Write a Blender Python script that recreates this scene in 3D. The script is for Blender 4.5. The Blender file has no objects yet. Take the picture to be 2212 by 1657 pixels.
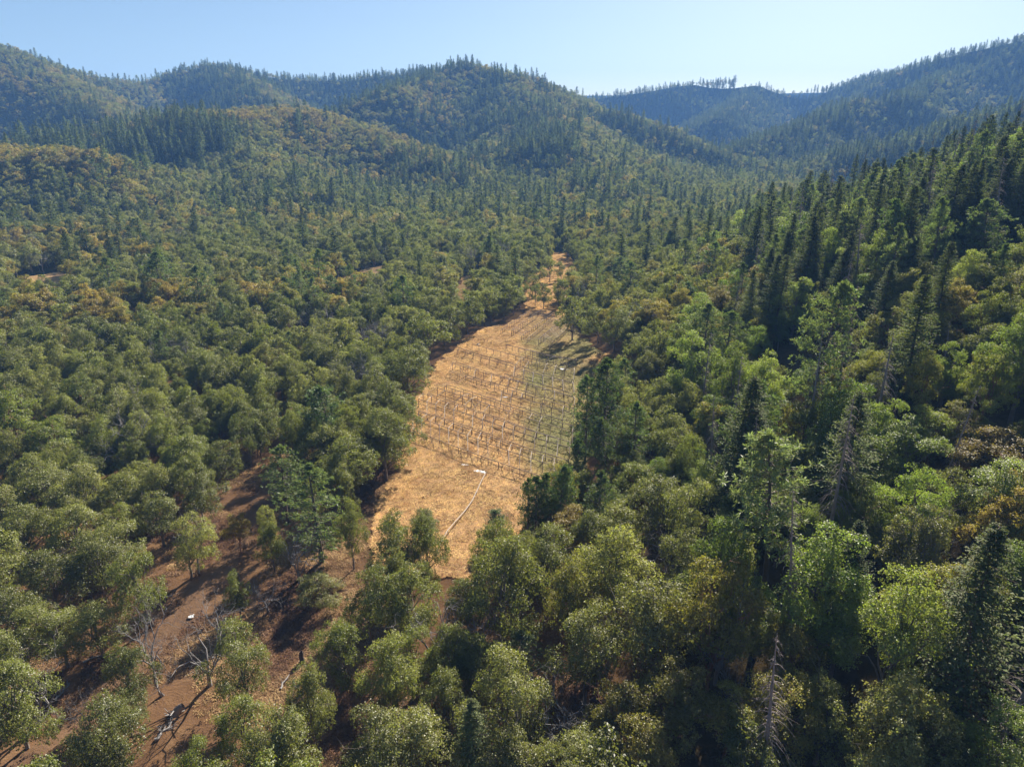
import bpy, math, random
import numpy as np
from mathutils import Matrix, Vector

random.seed(7)
rng = np.random.default_rng(7)
R = math.radians
scene = bpy.context.scene
COL = scene.collection

# ------------------------------------------------------------------ camera, sky, sun, exposure
CAM_H, PITCH, FPX, CX, CY = 60.0, R(20.0), 1475.0, 1106.0, 828.5
cam_d = bpy.data.cameras.new('camera')
cam_d.sensor_width, cam_d.lens = 36.0, 36.0 * FPX / 2212.0
cam_d.clip_start, cam_d.clip_end = 1.0, 20000.0
cam = bpy.data.objects.new('camera', cam_d)
COL.objects.link(cam)
cam.location = (0, 0, CAM_H)
cam.rotation_euler = (R(90) - PITCH, 0, 0)
scene.camera = cam

SUN_AZ, SUN_EL = R(25.0), R(34.0)          # azimuth clockwise from +Y
world = bpy.data.worlds.new("World")
scene.world = world
world.use_nodes = True
wn = world.node_tree
bg = wn.nodes.get('Background') or wn.nodes.new('ShaderNodeBackground')
sky = wn.nodes.new('ShaderNodeTexSky')
sky.sky_type = 'NISHITA'
sky.sun_disc = False
sky.sun_elevation = SUN_EL
sky.sun_rotation = SUN_AZ
sky.altitude = 400
sky.air_density, sky.dust_density, sky.ozone_density = 1.0, 0.75, 2.2
wn.links.new(sky.outputs[0], bg.inputs[0])
bg.inputs[1].default_value = 0.038
sun_d = bpy.data.lights.new('sun', 'SUN')
sun_d.energy, sun_d.angle, sun_d.color = 5.0, R(0.5), (1.0, 0.93, 0.82)
sun = bpy.data.objects.new('sun', sun_d)
COL.objects.link(sun)
SUN_DIR = Vector((math.sin(SUN_AZ) * math.cos(SUN_EL), math.cos(SUN_AZ) * math.cos(SUN_EL), math.sin(SUN_EL)))
sun.rotation_euler = (-SUN_DIR).to_track_quat('-Z', 'Y').to_euler()
vs = scene.view_settings
vs.view_transform, vs.look, vs.gamma, vs.use_curve_mapping = 'Standard', 'None', 1.0, False
vs.exposure = 1.5
scene.cycles.use_denoising = True
scene.cycles.denoising_prefilter = 'ACCURATE'
scene.cycles.max_bounces = 8
scene.cycles.diffuse_bounces = 3
scene.cycles.transmission_bounces = 4
scene.cycles.volume_bounces = 1

# ------------------------------------------------------------------ small helpers
def nz(v): return v / np.maximum(np.linalg.norm(v, axis=-1, keepdims=True), 1e-9)

_T = rng.random((256, 256))
def vnoise(x, y, lam, seed=0):
    x = np.asarray(x, float) / lam + seed * 17.31; y = np.asarray(y, float) / lam + seed * 41.7
    ix, iy = np.floor(x).astype(int), np.floor(y).astype(int)
    fx, fy = x - ix, y - iy
    fx, fy = fx * fx * (3 - 2 * fx), fy * fy * (3 - 2 * fy)
    a, b = _T[ix & 255, iy & 255], _T[(ix + 1) & 255, iy & 255]
    c, d = _T[ix & 255, (iy + 1) & 255], _T[(ix + 1) & 255, (iy + 1) & 255]
    return (a * (1 - fx) + b * fx) * (1 - fy) + (c * (1 - fx) + d * fx) * fy
def fbm(x, y, lam, seed=0, octs=4):
    s, a, t = 0, 1.0, 0
    for k in range(octs):
        s = s + a * vnoise(x, y, lam / 2 ** k, seed + k); t += a; a *= .5
    return s / t

CP, SP = math.cos(PITCH), math.sin(PITCH)
def ray(u, v):
    a, b = (np.asarray(u, float) - CX) / FPX, (CY - np.asarray(v, float)) / FPX
    return np.stack([a, CP + b * SP, -SP + b * CP], -1)
def at_depth(u, v, Y):
    d = ray(u, v); k = Y / d[..., 1]
    return np.stack([d[..., 0] * k, d[..., 1] * k, CAM_H + d[..., 2] * k], -1)
def project(x, y, z):
    dz = z - CAM_H
    w = y * CP - dz * SP
    return CX + FPX * x / w, CY - FPX * (y * SP + dz * CP) / w, w

# ------------------------------------------------------------------ terrain
# crest lines of the ridges: (u, v) of the skyline and the distance it stands at; tree height is taken off
S = 1.2
def crest(pts, th):
    p = np.array([at_depth(u, v, Y * S) for u, v, Y in pts]); p[:, 2] -= th
    return p
RIDGES = [  # points, slope, rounding, gully amplitude, gully length
    (crest([(-420, -30, 860), (-150, 40, 900), (0, 92, 950), (130, 132, 1010), (270, 172, 1100)], 16), .52, 25, 14, 190),
    (crest([(0, 95, 950), (110, 150, 880), (200, 205, 800), (290, 258, 740)], 16), .50, 15, 6, 120),
    (crest([(270, 172, 1100), (370, 147, 1180), (460, 132, 1230), (560, 143, 1280), (640, 154, 1320), (750, 154, 1330), (830, 143, 1300), (900, 141, 1280)], 20), .62, 20, 18, 170),
    (crest([(470, 133, 1230), (545, 168, 1100), (595, 212, 980)], 12), .55, 15, 0, 100),
    (crest([(900, 141, 1280), (940, 140, 1150), (1010, 127, 1080), (1100, 150, 1040), (1170, 176, 1010), (1240, 203, 980), (1330, 224, 940), (1430, 249, 890), (1520, 290, 830), (1640, 337, 760), (1750, 382, 690)], 20), .58, 18, 16, 160),
    (crest([(1000, 127, 1090), (905, 160, 980), (850, 172, 920), (770, 205, 860), (720, 235, 820)], 16), .60, 20, 5, 110),
    (crest([(1110, 152, 1040), (1170, 215, 880), (1240, 262, 740), (1290, 318, 620), (1290, 375, 520)], 18), .42, 18, 5, 90),
    (crest([(1285, 204, 1650), (1400, 188, 1650), (1500, 172, 1660), (1600, 165, 1660), (1700, 176, 1640), (1790, 183, 1600), (1900, 152, 1450)], 14), .60, 20, 26, 210),
    (crest([(1640, 172, 1650), (1600, 215, 1450), (1560, 245, 1300)], 12), .55, 15, 0, 100),
    (crest([(1900, 152, 1450), (1960, 128, 1350), (2050, 92, 1260), (2212, 54, 1200), (2480, -20, 1120), (2800, -80, 1050)], 28), .62, 18, 18, 180),
    (crest([(1600, 297, 880), (1750, 246, 930), (1870, 190, 980), (1960, 190, 985), (2090, 244, 900)], 22), .55, 25, 8, 120),
    (crest([(1960, 190, 985), (2080, 130, 1150)], 22), .55, 20, 0, 100),
    (crest([(2620, 60, 560), (2212, 200, 640), (2050, 276, 690), (1900, 340, 740), (1800, 380, 760)], 22), .50, 20, 5, 100),
    (crest([(3100, 60, 160), (2600, 170, 240), (2212, 282, 300), (2100, 342, 335), (1900, 410, 390), (1750, 432, 430), (1600, 452, 470)], 24), .30, 25, 3, 70),
    (crest([(-260, 330, 500), (120, 290, 560), (290, 288, 600), (350, 264, 620), (430, 243, 650), (560, 224, 680), (650, 222, 700), (720, 240, 700), (800, 262, 680), (900, 306, 630), (1000, 352, 580), (1060, 405, 540)], 16), .45, 22, 6, 100),
    (crest([(-330, 290, 400), (-60, 298, 420), (60, 302, 430), (130, 312, 430), (230, 372, 420), (300, 420, 400)], 14), .42, 18, 2, 60),
    (crest([(430, 243, 650), (560, 330, 520), (640, 400, 440)], 14), .40, 18, 0, 60),
]
def base_z(x, y):
    z = 0.022 * np.clip(y - 420, 0, 900) + 0.03 * np.clip(-x - 70, 0, 400)
    xc = creek_x(y)
    z = z - 4.0 * np.exp(-((x - xc) / 9.0) ** 2) * np.clip((520 - y) / 200, 0, 1)
    z = z + 0.12 * np.clip(x - xc - 8, 0, 60) * np.clip((420 - y) / 150, 0, 1)
    r = np.hypot(x, y)
    return z + 0.26 * np.clip(r - 2700, 0, 900)
def creek_x(y): return 6 + 0.325 * np.clip(y, 55, 600) + 4 * np.sin(np.asarray(y) / 27.0)
def height(x, y):
    x = np.asarray(x, float); y = np.asarray(y, float)
    shp = x.shape; x = x.ravel(); y = y.ravel()
    b = base_z(x, y)
    k = 9.0
    hs = [b]
    wob = 1 + 0.55 * (fbm(x, y, 210, 3, 3) - .5) * 2
    for P, sl, rd, ga, gl in RIDGES:
        best = np.full(x.shape, -1e4); off = 0
        for i in range(len(P) - 1):
            a, c = P[i], P[i + 1]
            dx, dy = c[0] - a[0], c[1] - a[1]; L = math.hypot(dx, dy)
            t = np.clip(((x - a[0]) * dx + (y - a[1]) * dy) / L ** 2, 0, 1)
            d = np.hypot(x - a[0] - t * dx, y - a[1] - t * dy)
            al = off + t * L + 35 * (vnoise(x, y, 90, 9) - .5)
            g = ga * .5 * (1 - np.cos(al * 2 * math.pi / gl)) * np.clip((d - 10) / 120, 0, 1) if ga else 0
            h = a[2] + t * (c[2] - a[2]) - sl * (np.sqrt((d * wob) ** 2 + rd ** 2) - rd) - g
            best = np.maximum(best, h); off += L
        hs.append(best)
    hs = np.stack(hs)
    m = hs.max(0)
    z = m + k * np.log(np.exp((hs - m) / k).sum(0)) - 0
    # the smooth union lifts flat ground a little where nothing else is near: keep the floor true
    up = np.clip((z - b) / 25, 0, 1)
    z = b + (z - b) * np.clip((z - b) / 6, 0, 1)
    z = z + up * 9 * (fbm(x, y, 70, 21, 3) - .5)
    z = z + 0.5 * (fbm(x, y, 14, 31, 3) - .5) * np.clip((600 - np.hypot(x, y)) / 200, 0, 1)
    return z.reshape(shp)

# polar grid of the height field, also used for quick look-ups
NA, AZ0, AZ1 = 420, R(-62), R(62)
rad = np.concatenate([[0.5], 12 + np.cumsum(np.geomspace(1.1, 13, 420))])
rad = rad[rad < 3500]; rad = np.append(rad, [3520.0])
front = np.linspace(AZ0, AZ1, NA)
rear = np.linspace(AZ1, AZ0 + 2 * math.pi, 60)[1:-1]
azs = np.concatenate([front, rear])
GA, GR = np.meshgrid(azs, rad)
GX, GY = GR * np.sin(GA), GR * np.cos(GA)
GZ = height(GX, GY)
def zq(x, y):
    return height(np.atleast_1d(x), np.atleast_1d(y))
def ground(u, v):
    """where the sight line of a photo point meets the terrain"""
    d = ray(u, v); t = np.geomspace(30, 3000, 700)
    p = np.array([0, 0, CAM_H]) + d * t[:, None]
    k = np.argmax(p[:, 2] < height(p[:, 0], p[:, 1]))
    a, b = t[max(k - 1, 0)], t[k]
    for _ in range(3):
        tt = np.linspace(a, b, 12); p = np.array([0, 0, CAM_H]) + d * tt[:, None]
        j = max(1, int(np.argmax(p[:, 2] < height(p[:, 0], p[:, 1]))))
        a, b = tt[j - 1], tt[j]
    p = np.array([0, 0, CAM_H]) + d * b
    return p
def gl(pts): return np.array([ground(u, v)[:2] for u, v in pts])
def in_poly(x, y, P):
    c = np.zeros(np.shape(x), bool); n = len(P)
    for i in range(n):
        (x0, y0), (x1, y1) = P[i], P[(i + 1) % n]
        c ^= ((y0 > y) != (y1 > y)) & (x < (x1 - x0) * (y - y0) / (y1 - y0 + 1e-12) + x0)
    return c
def d_line(x, y, P):
    d = np.full(np.shape(x), 1e9)
    for i in range(len(P) - 1):
        a, b = P[i], P[i + 1]; e = b - a
        t = np.clip(((x - a[0]) * e[0] + (y - a[1]) * e[1]) / (e @ e), 0, 1)
        d = np.minimum(d, np.hypot(x - a[0] - t * e[0], y - a[1] - t * e[1]))
    return d

# ------------------------------------------------------------------ materials
def new_mat(name):
    m = bpy.data.materials.new(name); m.use_nodes = True
    nt = m.node_tree; nt.nodes.clear()
    out = nt.nodes.new('ShaderNodeOutputMaterial')
    return m, nt, out
def N(nt, t, **kw):
    n = nt.nodes.new(t)
    for k, v in kw.items(): setattr(n, k, v)
    return n
def mixc(nt, f, a, b, mode='MIX'):
    n = N(nt, 'ShaderNodeMix', data_type='RGBA', blend_type=mode)
    for sock, v in ((0, f), (6, a), (7, b)):
        if isinstance(v, (int, float)): n.inputs[sock].default_value = v
        elif isinstance(v, tuple): n.inputs[sock].default_value = (*v, 1)
        else: nt.links.new(v, n.inputs[sock])
    return n.outputs[2]
def ramp(nt, f, stops):
    n = N(nt, 'ShaderNodeValToRGB'); e = n.color_ramp.elements
    while len(e) < len(stops): e.new(.5)
    for q, (p, c) in zip(e, stops): q.position = p; q.color = (*c, 1)
    nt.links.new(f, n.inputs[0]); return n.outputs[0]
def math_(nt, op, a, b=None):
    n = N(nt, 'ShaderNodeMath', operation=op)
    for i, v in enumerate((a, b)):
        if v is None: continue
        if isinstance(v, (int, float)): n.inputs[i].default_value = v
        else: nt.links.new(v, n.inputs[i])
    return n.outputs[0]
def leaf_mat(name, ca, cb, trans=.4, gloss=.06, rough=.45, tr_gain=1.35, patch=None):
    m, nt, out = new_mat(name)
    tint = N(nt, 'ShaderNodeAttribute', attribute_type='INSTANCER', attribute_name='tint').outputs['Fac']
    lr = N(nt, 'ShaderNodeAttribute', attribute_type='GEOMETRY', attribute_name='leaf_shade').outputs['Fac']
    ob = N(nt, 'ShaderNodeObjectInfo').outputs['Random']
    c = mixc(nt, tint, ca, cb)
    if patch:                                   # worn and denser patches over the ground
        no = N(nt, 'ShaderNodeTexNoise'); no.inputs['Scale'].default_value = .16; no.inputs['Detail'].default_value = 5; no.inputs['Roughness'].default_value = .65
        nt.links.new(N(nt, 'ShaderNodeNewGeometry').outputs['Position'], no.inputs['Vector'])
        mr = N(nt, 'ShaderNodeMapRange'); mr.inputs[1].default_value = .44; mr.inputs[2].default_value = .66; nt.links.new(no.outputs[0], mr.inputs[0])
        c = mixc(nt, mr.outputs[0], c, patch)
        c = mixc(nt, tint, c, cb)
    hs = N(nt, 'ShaderNodeHueSaturation')
    nt.links.new(c, hs.inputs['Color'])
    nt.links.new(math_(nt, 'ADD', math_(nt, 'MULTIPLY', lr, .05), .475), hs.inputs['Hue'])
    val = math_(nt, 'MULTIPLY', math_(nt, 'ADD', math_(nt, 'MULTIPLY', lr, .75), .62), math_(nt, 'ADD', math_(nt, 'MULTIPLY', ob, .5), .75))
    nt.links.new(val, hs.inputs['Value'])
    d = N(nt, 'ShaderNodeBsdfDiffuse'); t = N(nt, 'ShaderNodeBsdfTranslucent'); g = N(nt, 'ShaderNodeBsdfGlossy')
    nt.links.new(hs.outputs[0], d.inputs[0])
    nt.links.new(mixc(nt, 1.0, hs.outputs[0], (tr_gain, tr_gain * 1.08, tr_gain * .55), 'MULTIPLY'), t.inputs[0])
    g.inputs['Roughness'].default_value = rough
    m1 = N(nt, 'ShaderNodeMixShader'); m1.inputs[0].default_value = trans
    nt.links.new(d.outputs[0], m1.inputs[1]); nt.links.new(t.outputs[0], m1.inputs[2])
    m2 = N(nt, 'ShaderNodeMixShader'); m2.inputs[0].default_value = gloss
    nt.links.new(m1.outputs[0], m2.inputs[1]); nt.links.new(g.outputs[0], m2.inputs[2])
    nt.links.new(m2.outputs[0], out.inputs[0])
    return m
def wood_mat(name, ca, cb, scale=3.0, rough=.9):
    m, nt, out = new_mat(name)
    tc = N(nt, 'ShaderNodeTexCoord').outputs['Object']
    no = N(nt, 'ShaderNodeTexNoise'); no.inputs['Scale'].default_value = scale; no.inputs['Detail'].default_value = 6
    nt.links.new(tc, no.inputs['Vector'])
    c = mixc(nt, no.outputs[0], ca, cb)
    p = N(nt, 'ShaderNodeBsdfPrincipled'); p.inputs['Roughness'].default_value = rough
    nt.links.new(c, p.inputs['Base Color'])
    bm = N(nt, 'ShaderNodeBump'); bm.inputs['Strength'].default_value = .6; bm.inputs['Distance'].default_value = .05
    nt.links.new(no.outputs[0], bm.inputs['Height']); nt.links.new(bm.outputs[0], p.inputs['Normal'])
    nt.links.new(p.outputs[0], out.inputs[0])
    return m
M = {
    'oak_leaf': leaf_mat('oak_leaf', (.132, .144, .026), (.236, .222, .066), .48, .045, .5),
    'madrone_leaf': leaf_mat('madrone_leaf', (.150, .168, .025), (.28, .20, .043), .47, .045, .5),
    'maple_leaf': leaf_mat('maple_leaf', (.128, .174, .024), (.235, .258, .054), .53, .045, .5),
    'fir_leaf': leaf_mat('fir_leaf', (.072, .091, .027), (.135, .155, .048), .38, .02, .6),
    'pine_leaf': leaf_mat('pine_leaf', (.09, .125, .036), (.175, .20, .08), .38, .03, .5),
    'bark': wood_mat('oak_bark', (.10, .075, .055), (.23, .19, .155)),
    'red_bark': wood_mat('madrone_bark', (.26, .10, .05), (.20, .12, .08)),
    'fir_bark': wood_mat('fir_bark', (.07, .05, .038), (.15, .11, .085)),
    'dead_wood': wood_mat('dead_wood', (.13, .12, .115), (.29, .265, .25)),
    'dead_twig': wood_mat('dead_twig', (.17, .13, .11), (.30, .25, .22)),
    'lumber': wood_mat('weathered_lumber', (.13, .095, .07), (.26, .20, .15), 8),
    'pale_lumber': wood_mat('pale_lumber', (.34, .28, .22), (.50, .43, .36), 8),
    'burnt': wood_mat('burnt_wood', (.03, .025, .02), (.08, .06, .05)),
    'plastic': wood_mat('white_plastic', (.70, .70, .70), (.82, .82, .82), 4, .5),
    'grey_metal': wood_mat('grey_metal', (.10, .10, .11), (.2, .2, .2), 4, .5),
}
# ground: soil, leaf litter and dry grass
def ground_mat(name, kind):
    m, nt, out = new_mat(name)
    pos = N(nt, 'ShaderNodeNewGeometry').outputs['Position']
    def noise(sc, det=5, rough=.6, dist=0.0):
        n = N(nt, 'ShaderNodeTexNoise'); n.inputs['Scale'].default_value = sc; n.inputs['Detail'].default_value = det
        n.inputs['Roughness'].default_value = rough; n.inputs['Distortion'].default_value = dist
        nt.links.new(pos, n.inputs['Vector']); return n.outputs[0]
    fine, mid, big = noise(3.5, 8, .7), noise(.35, 6, .65, .6), noise(.045, 4)
    if kind == 'ground':
        a = ramp(nt, mid, [(.3, (.085, .044, .025)), (.5, (.16, .085, .046)), (.68, (.29, .175, .09))])
        a = mixc(nt, math_(nt, 'MULTIPLY', fine, .9), a, (.33, .19, .095))
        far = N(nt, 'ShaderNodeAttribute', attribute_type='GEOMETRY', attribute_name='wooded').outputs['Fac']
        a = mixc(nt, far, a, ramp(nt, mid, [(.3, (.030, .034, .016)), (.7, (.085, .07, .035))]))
    elif kind == 'meadow':
        a = ramp(nt, mid, [(.28, (.36, .20, .08)), (.5, (.56, .36, .165)), (.7, (.72, .50, .26))])
        a = mixc(nt, math_(nt, 'MULTIPLY', fine, .6), a, (.50, .31, .14))
        gr = N(nt, 'ShaderNodeAttribute', attribute_type='GEOMETRY', attribute_name='green').outputs['Fac']
        a = mixc(nt, gr, a, (.22, .20, .065))
    elif kind == 'green':
        a = ramp(nt, mid, [(.3, (.16, .19, .07)), (.7, (.33, .35, .16))])
    else:
        a = ramp(nt, mid, [(.3, (.15, .085, .048)), (.7, (.33, .205, .115))])
        a = mixc(nt, fine, a, (.24, .14, .08))
    p = N(nt, 'ShaderNodeBsdfDiffuse'); p.inputs['Roughness'].default_value = 1
    nt.links.new(a, p.inputs[0])
    bm = N(nt, 'ShaderNodeBump'); bm.inputs['Strength'].default_value = .8; bm.inputs['Distance'].default_value = .35
    nt.links.new(math_(nt, 'ADD', mid, math_(nt, 'MULTIPLY', fine, .5)), bm.inputs['Height']); nt.links.new(bm.outputs[0], p.inputs['Normal'])
    nt.links.new(p.outputs[0], out.inputs[0])
    return m

# ------------------------------------------------------------------ mesh building
def mesh_np(name, V, F4=None, F3=None, mats=(), midx=None, attr=None):
    me = bpy.data.meshes.new(name)
    F4 = np.zeros((0, 4), int) if F4 is None or len(F4) == 0 else np.asarray(F4, int)
    F3 = np.zeros((0, 3), int) if F3 is None or len(F3) == 0 else np.asarray(F3, int)
    me.vertices.add(len(V)); me.vertices.foreach_set('co', np.asarray(V, np.float32).ravel())
    nl = F4.size + F3.size
    me.loops.add(nl); me.loops.foreach_set('vertex_index', np.concatenate([F4.ravel(), F3.ravel()]).astype(np.int32))
    me.polygons.add(len(F4) + len(F3))
    st = np.concatenate([np.arange(len(F4)) * 4, F4.size + np.arange(len(F3)) * 3]).astype(np.int32)
    me.polygons.foreach_set('loop_start', st)
    for m in mats: me.materials.append(m)
    if midx is not None: me.polygons.foreach_set('material_index', np.asarray(midx, np.int32))
    me.update(calc_edges=True); me.validate()
    for k, (dom, a) in (attr or {}).items():
        at = me.attributes.new(k, 'FLOAT', dom); at.data.foreach_set('value', np.asarray(a, np.float32))
    return me
def link(name, data, parent=None, loc=None, **props):
    o = bpy.data.objects.new(name, data); COL.objects.link(o)
    if parent is not None: o.parent = parent
    if loc is not None: o.location = loc
    for k, v in props.items(): o[k] = v
    return o

class Tubes:
    """tapered tubes gathered into one mesh"""
    def __init__(self): self.V, self.F, self.n = [], [], 0
    def add(self, pts, radii, sides=5):
        pts = np.asarray(pts, float); n = len(pts)
        d = nz(np.gradient(pts, axis=0)); ref = np.array([0, 0, 1.]) if abs(d[0][2]) < .9 else np.array([1., 0, 0])
        a = nz(np.cross(d, ref)); b = np.cross(d, a)
        th = np.arange(sides) * 2 * math.pi / sides
        ring = pts[:, None] + np.asarray(radii, float)[:, None, None] * (np.cos(th)[None, :, None] * a[:, None] + np.sin(th)[None, :, None] * b[:, None])
        self.V.append(ring.reshape(-1, 3))
        i, j = np.meshgrid(np.arange(n - 1), np.arange(sides), indexing='ij')
        j2 = (j + 1) % sides
        self.F.append((np.stack([i * sides + j, i * sides + j2, (i + 1) * sides + j2, (i + 1) * sides + j], -1).reshape(-1, 4)) + self.n)
        self.n += n * sides
    def arrays(self):
        return (np.concatenate(self.V), np.concatenate(self.F)) if self.V else (np.zeros((0, 3)), np.zeros((0, 4), int))
    def mesh(self, name, mat):
        V, F = self.arrays(); return mesh_np(name, V, F, None, [mat])

def leaves(c, n, length, width, g, bend=.18):
    """one bent diamond per row of c, facing n"""
    k = len(c); n = nz(n)
    t = nz(np.cross(n, nz(g.normal(size=(k, 3))))); b = np.cross(n, t)
    L = np.asarray(length).reshape(-1, 1) * np.ones((k, 1)); W = np.asarray(width).reshape(-1, 1) * np.ones((k, 1))
    V = np.stack([c + t * L / 2 - n * L * bend, c + b * W / 2, c - t * L / 2 - n * L * bend, c - b * W / 2], 1).reshape(-1, 3)
    return V, np.arange(k * 4).reshape(-1, 4)

def bent(p0, p1, g, wob, n=5, sag=0.0):
    t = np.linspace(0, 1, n)[:, None]; L = np.linalg.norm(np.asarray(p1) - p0)
    off = g.normal(size=3) * wob * L; off2 = g.normal(size=3) * wob * L * .5
    return p0 + (np.asarray(p1) - p0) * t + off * np.sin(t * math.pi) + off2 * np.sin(t * 2 * math.pi) + np.array([0, 0, sag * L]) * np.sin(t * math.pi)

def broadleaf(seed, H, W, nleaf, lsize, nlobe, style='oak', bare=0):
    g = np.random.default_rng(seed)
    T = Tubes(); Rr = W / 2
    if style == 'maple': zc, hz, low = .58 * H, .44 * H, -.9
    elif style == 'madrone': zc, hz, low = .62 * H, .36 * H, -.45
    else: zc, hz, low = .57 * H, .43 * H, -.85
    lean = np.array([*g.normal(size=2) * .05 * H, 0])
    squash = np.array([g.uniform(.82, 1.12), g.uniform(.82, 1.12), 1])
    d = nz(g.normal(size=(nlobe * 10, 3))); d = d[d[:, 2] > low]
    nmain = max(7, nlobe // 3); keep = []
    for q in d:
        if len(keep) >= nmain: break
        if all(np.dot(q, p) < .80 for p in keep): keep.append(q)
    d = np.array(keep)
    bump = g.uniform(.62, 1.08, len(d))[:, None]                     # some limbs reach out, some stay back
    narrow = np.where(d[:, 2:3] > 0, 1 - .30 * d[:, 2:3], 1 - .15 * np.abs(d[:, 2:3]))
    B = d * np.array([Rr, Rr, hz]) * squash * .78 * bump * np.concatenate([narrow, narrow, np.ones_like(narrow)], 1) + np.array([0, 0, zc]) + lean
    fork = np.array([0, 0, H * g.uniform(.16, .26)])
    r0 = .016 * H + .06
    T.add([[0, 0, -.6], [0, 0, 0.15], fork * .5 + lean * .1, fork], [r0 * 1.5, r0 * 1.1, r0 * .95, r0 * .85], 6)
    top = np.array([0, 0, H * .78]) + lean
    tr = bent(fork, top, g, .05); T.add(tr, np.linspace(r0 * .75, r0 * .12, 5), 5)
    C, rl, D = [], [], []
    sub = max(2, round(nlobe / len(d) * 1.4))
    for i, c in enumerate(B):
        f = np.clip((c[2] - fork[2]) / (top[2] - fork[2]) - .45 + g.uniform(-.1, .1), 0, .85); st = fork + (top - fork) * f
        T.add(bent(st, c, g, .08, 5, .04), np.linspace(r0 * .42, r0 * .10, 5), 4)
        for _ in range(sub):
            o = nz(g.normal(size=3) + d[i] * .6 + np.array([0, 0, .25])) * W * g.uniform(.07, .19)
            C.append(c + o); rl.append(W * g.uniform(.085, .165)); D.append(nz(d[i] + .5 * nz(o)))
            if nleaf > 2500: T.add(bent(c, c + o * 1.3, g, .08, 3), [r0 * .14, r0 * .08, r0 * .03], 3)
    for k in range(max(3, nlobe // 6)):                              # foliage along the leader
        q = tr[g.integers(1, 5)] + g.normal(size=3) * W * .07; C.append(q); rl.append(W * g.uniform(.10, .17)); D.append(np.array([0, 0, 1.]))
    C, rl, D = np.array(C), np.array(rl), np.array(D)
    per = 6 if nleaf > 1500 else 3
    ns = nleaf // per
    w = rl ** 2 * g.uniform(.35, 1.2, len(C)); idx = g.choice(len(C), ns, p=w / w.sum())
    q = nz(g.normal(size=(ns, 3)) + .55 * D[idx] + np.array([0, 0, .5 if style != 'madrone' else .95]))
    rr = rl[idx] * (.45 + .65 * g.random(ns) ** .6)
    sq = np.array([1.08, 1.08, .74 if style != 'madrone' else .62])
    P = C[idx] + q * rr[:, None] * sq
    P[:, 2] = np.maximum(P[:, 2], H * (.09 if style != 'madrone' else .2))
    lc = np.repeat(P, per, 0) + g.normal(size=(ns * per, 3)) * lsize * .62
    ln = np.repeat(q, per, 0) * .8 + g.normal(size=(ns * per, 3)) * .60 + np.array([0, 0, .35])
    V, F = leaves(lc, ln, lsize * g.uniform(.7, 1.35, len(lc)), lsize * .66 * g.uniform(.7, 1.3, len(lc)), g)
    if bare:                                                          # thin bare tips that stick out
        for _ in range(bare):
            i = g.integers(len(B)); e = B[i] + nz(d[i] + g.normal(size=3) * .4 + np.array([0, 0, .3])) * W * g.uniform(.22, .36)
            pts = bent(B[i], e, g, .1, 4); T.add(pts, np.linspace(r0 * .2, r0 * .04, 4), 3)
            for _ in range(4):
                k = pts[g.integers(1, 4)]; T.add([k, k + nz(e - B[i] + g.normal(size=3) * W * .2) * W * .12], [r0 * .06, r0 * .02], 3)
    sh = np.clip(np.repeat(g.random(ns), per) * .5 + g.random(ns * per) * .5, 0, 1)
    return T, V, F, None, sh

def fir(seed, H, W, lvl, dens=1.0):
    g = np.random.default_rng(seed); T = Tubes(); r0 = .011 * H + .06
    ph = g.random() * 6
    cen = lambda z: np.array([.10 * math.sin(z * .35 + ph), .10 * math.cos(z * .3 + ph), z])
    T.add([cen(z) if z > 0 else np.array([0, 0, z]) for z in (-.8, H * .1, H * .4, H * .75, H)], [r0 * 1.35, r0, r0 * .75, r0 * .35, .02], 6)
    dz = {0: .30, 1: .50, 2: .9}[lvl]; nb = {0: 10, 1: 7, 2: 6}[lvl]; nsp = {0: 13, 1: 8, 2: 4}[lvl]
    z = H * g.uniform(.06, .14); c, n, L, Wd = [], [], [], []
    gap = g.random(12)
    while z < H * .985:
        f = z / H
        prof = (1 - f) ** .74 * (1 - .35 * math.exp(-((f - .08) / .08) ** 2))
        for _ in range(nb):
            a = g.random() * 2 * math.pi
            if gap[int(a / 6.2832 * 12)] < .18 and g.random() < .5: continue
            ln = W / 2 * 1.32 * prof * g.uniform(.55, 1.15) + .22
            if g.random() < .12: ln *= .5
            dr = np.array([math.cos(a), math.sin(a), 0]); o = cen(z)
            droop = -.30 - .35 * (1 - f) + g.normal() * .08
            k = np.linspace(.22, 1, nsp) ** .9
            p = o + dr * (ln * k)[:, None] + np.array([0, 0, 1]) * (ln * (droop * k + .42 * k ** 2.2) )[:, None]
            side = np.array([-dr[1], dr[0], 0])
            p = p + side * (g.normal(size=nsp) * .10 * ln * k)[:, None]
            c.append(p); n.append(np.array([0, 0, 1.]) + dr * .35 + g.normal(size=(nsp, 3)) * .35)
            s = {0: .34, 1: .62, 2: 1.15}[lvl]
            L.append(np.full(nsp, s) * g.uniform(.7, 1.25, nsp) * (.55 + .45 * prof) * W / 7); Wd.append(L[-1] * .55)
            if lvl == 0 and g.random() < .25: T.add([o, p[-1]], [r0 * .12, .012], 3)
        z += dz * g.uniform(.8, 1.2) * (.6 + .5 * (1 - f))
    c = np.concatenate(c); n = np.concatenate(n); L = np.concatenate(L); Wd = np.concatenate(Wd)
    V, F = leaves(c, n, L, Wd, g, .25)
    return T, V, F, None, g.random(len(c))

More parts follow.
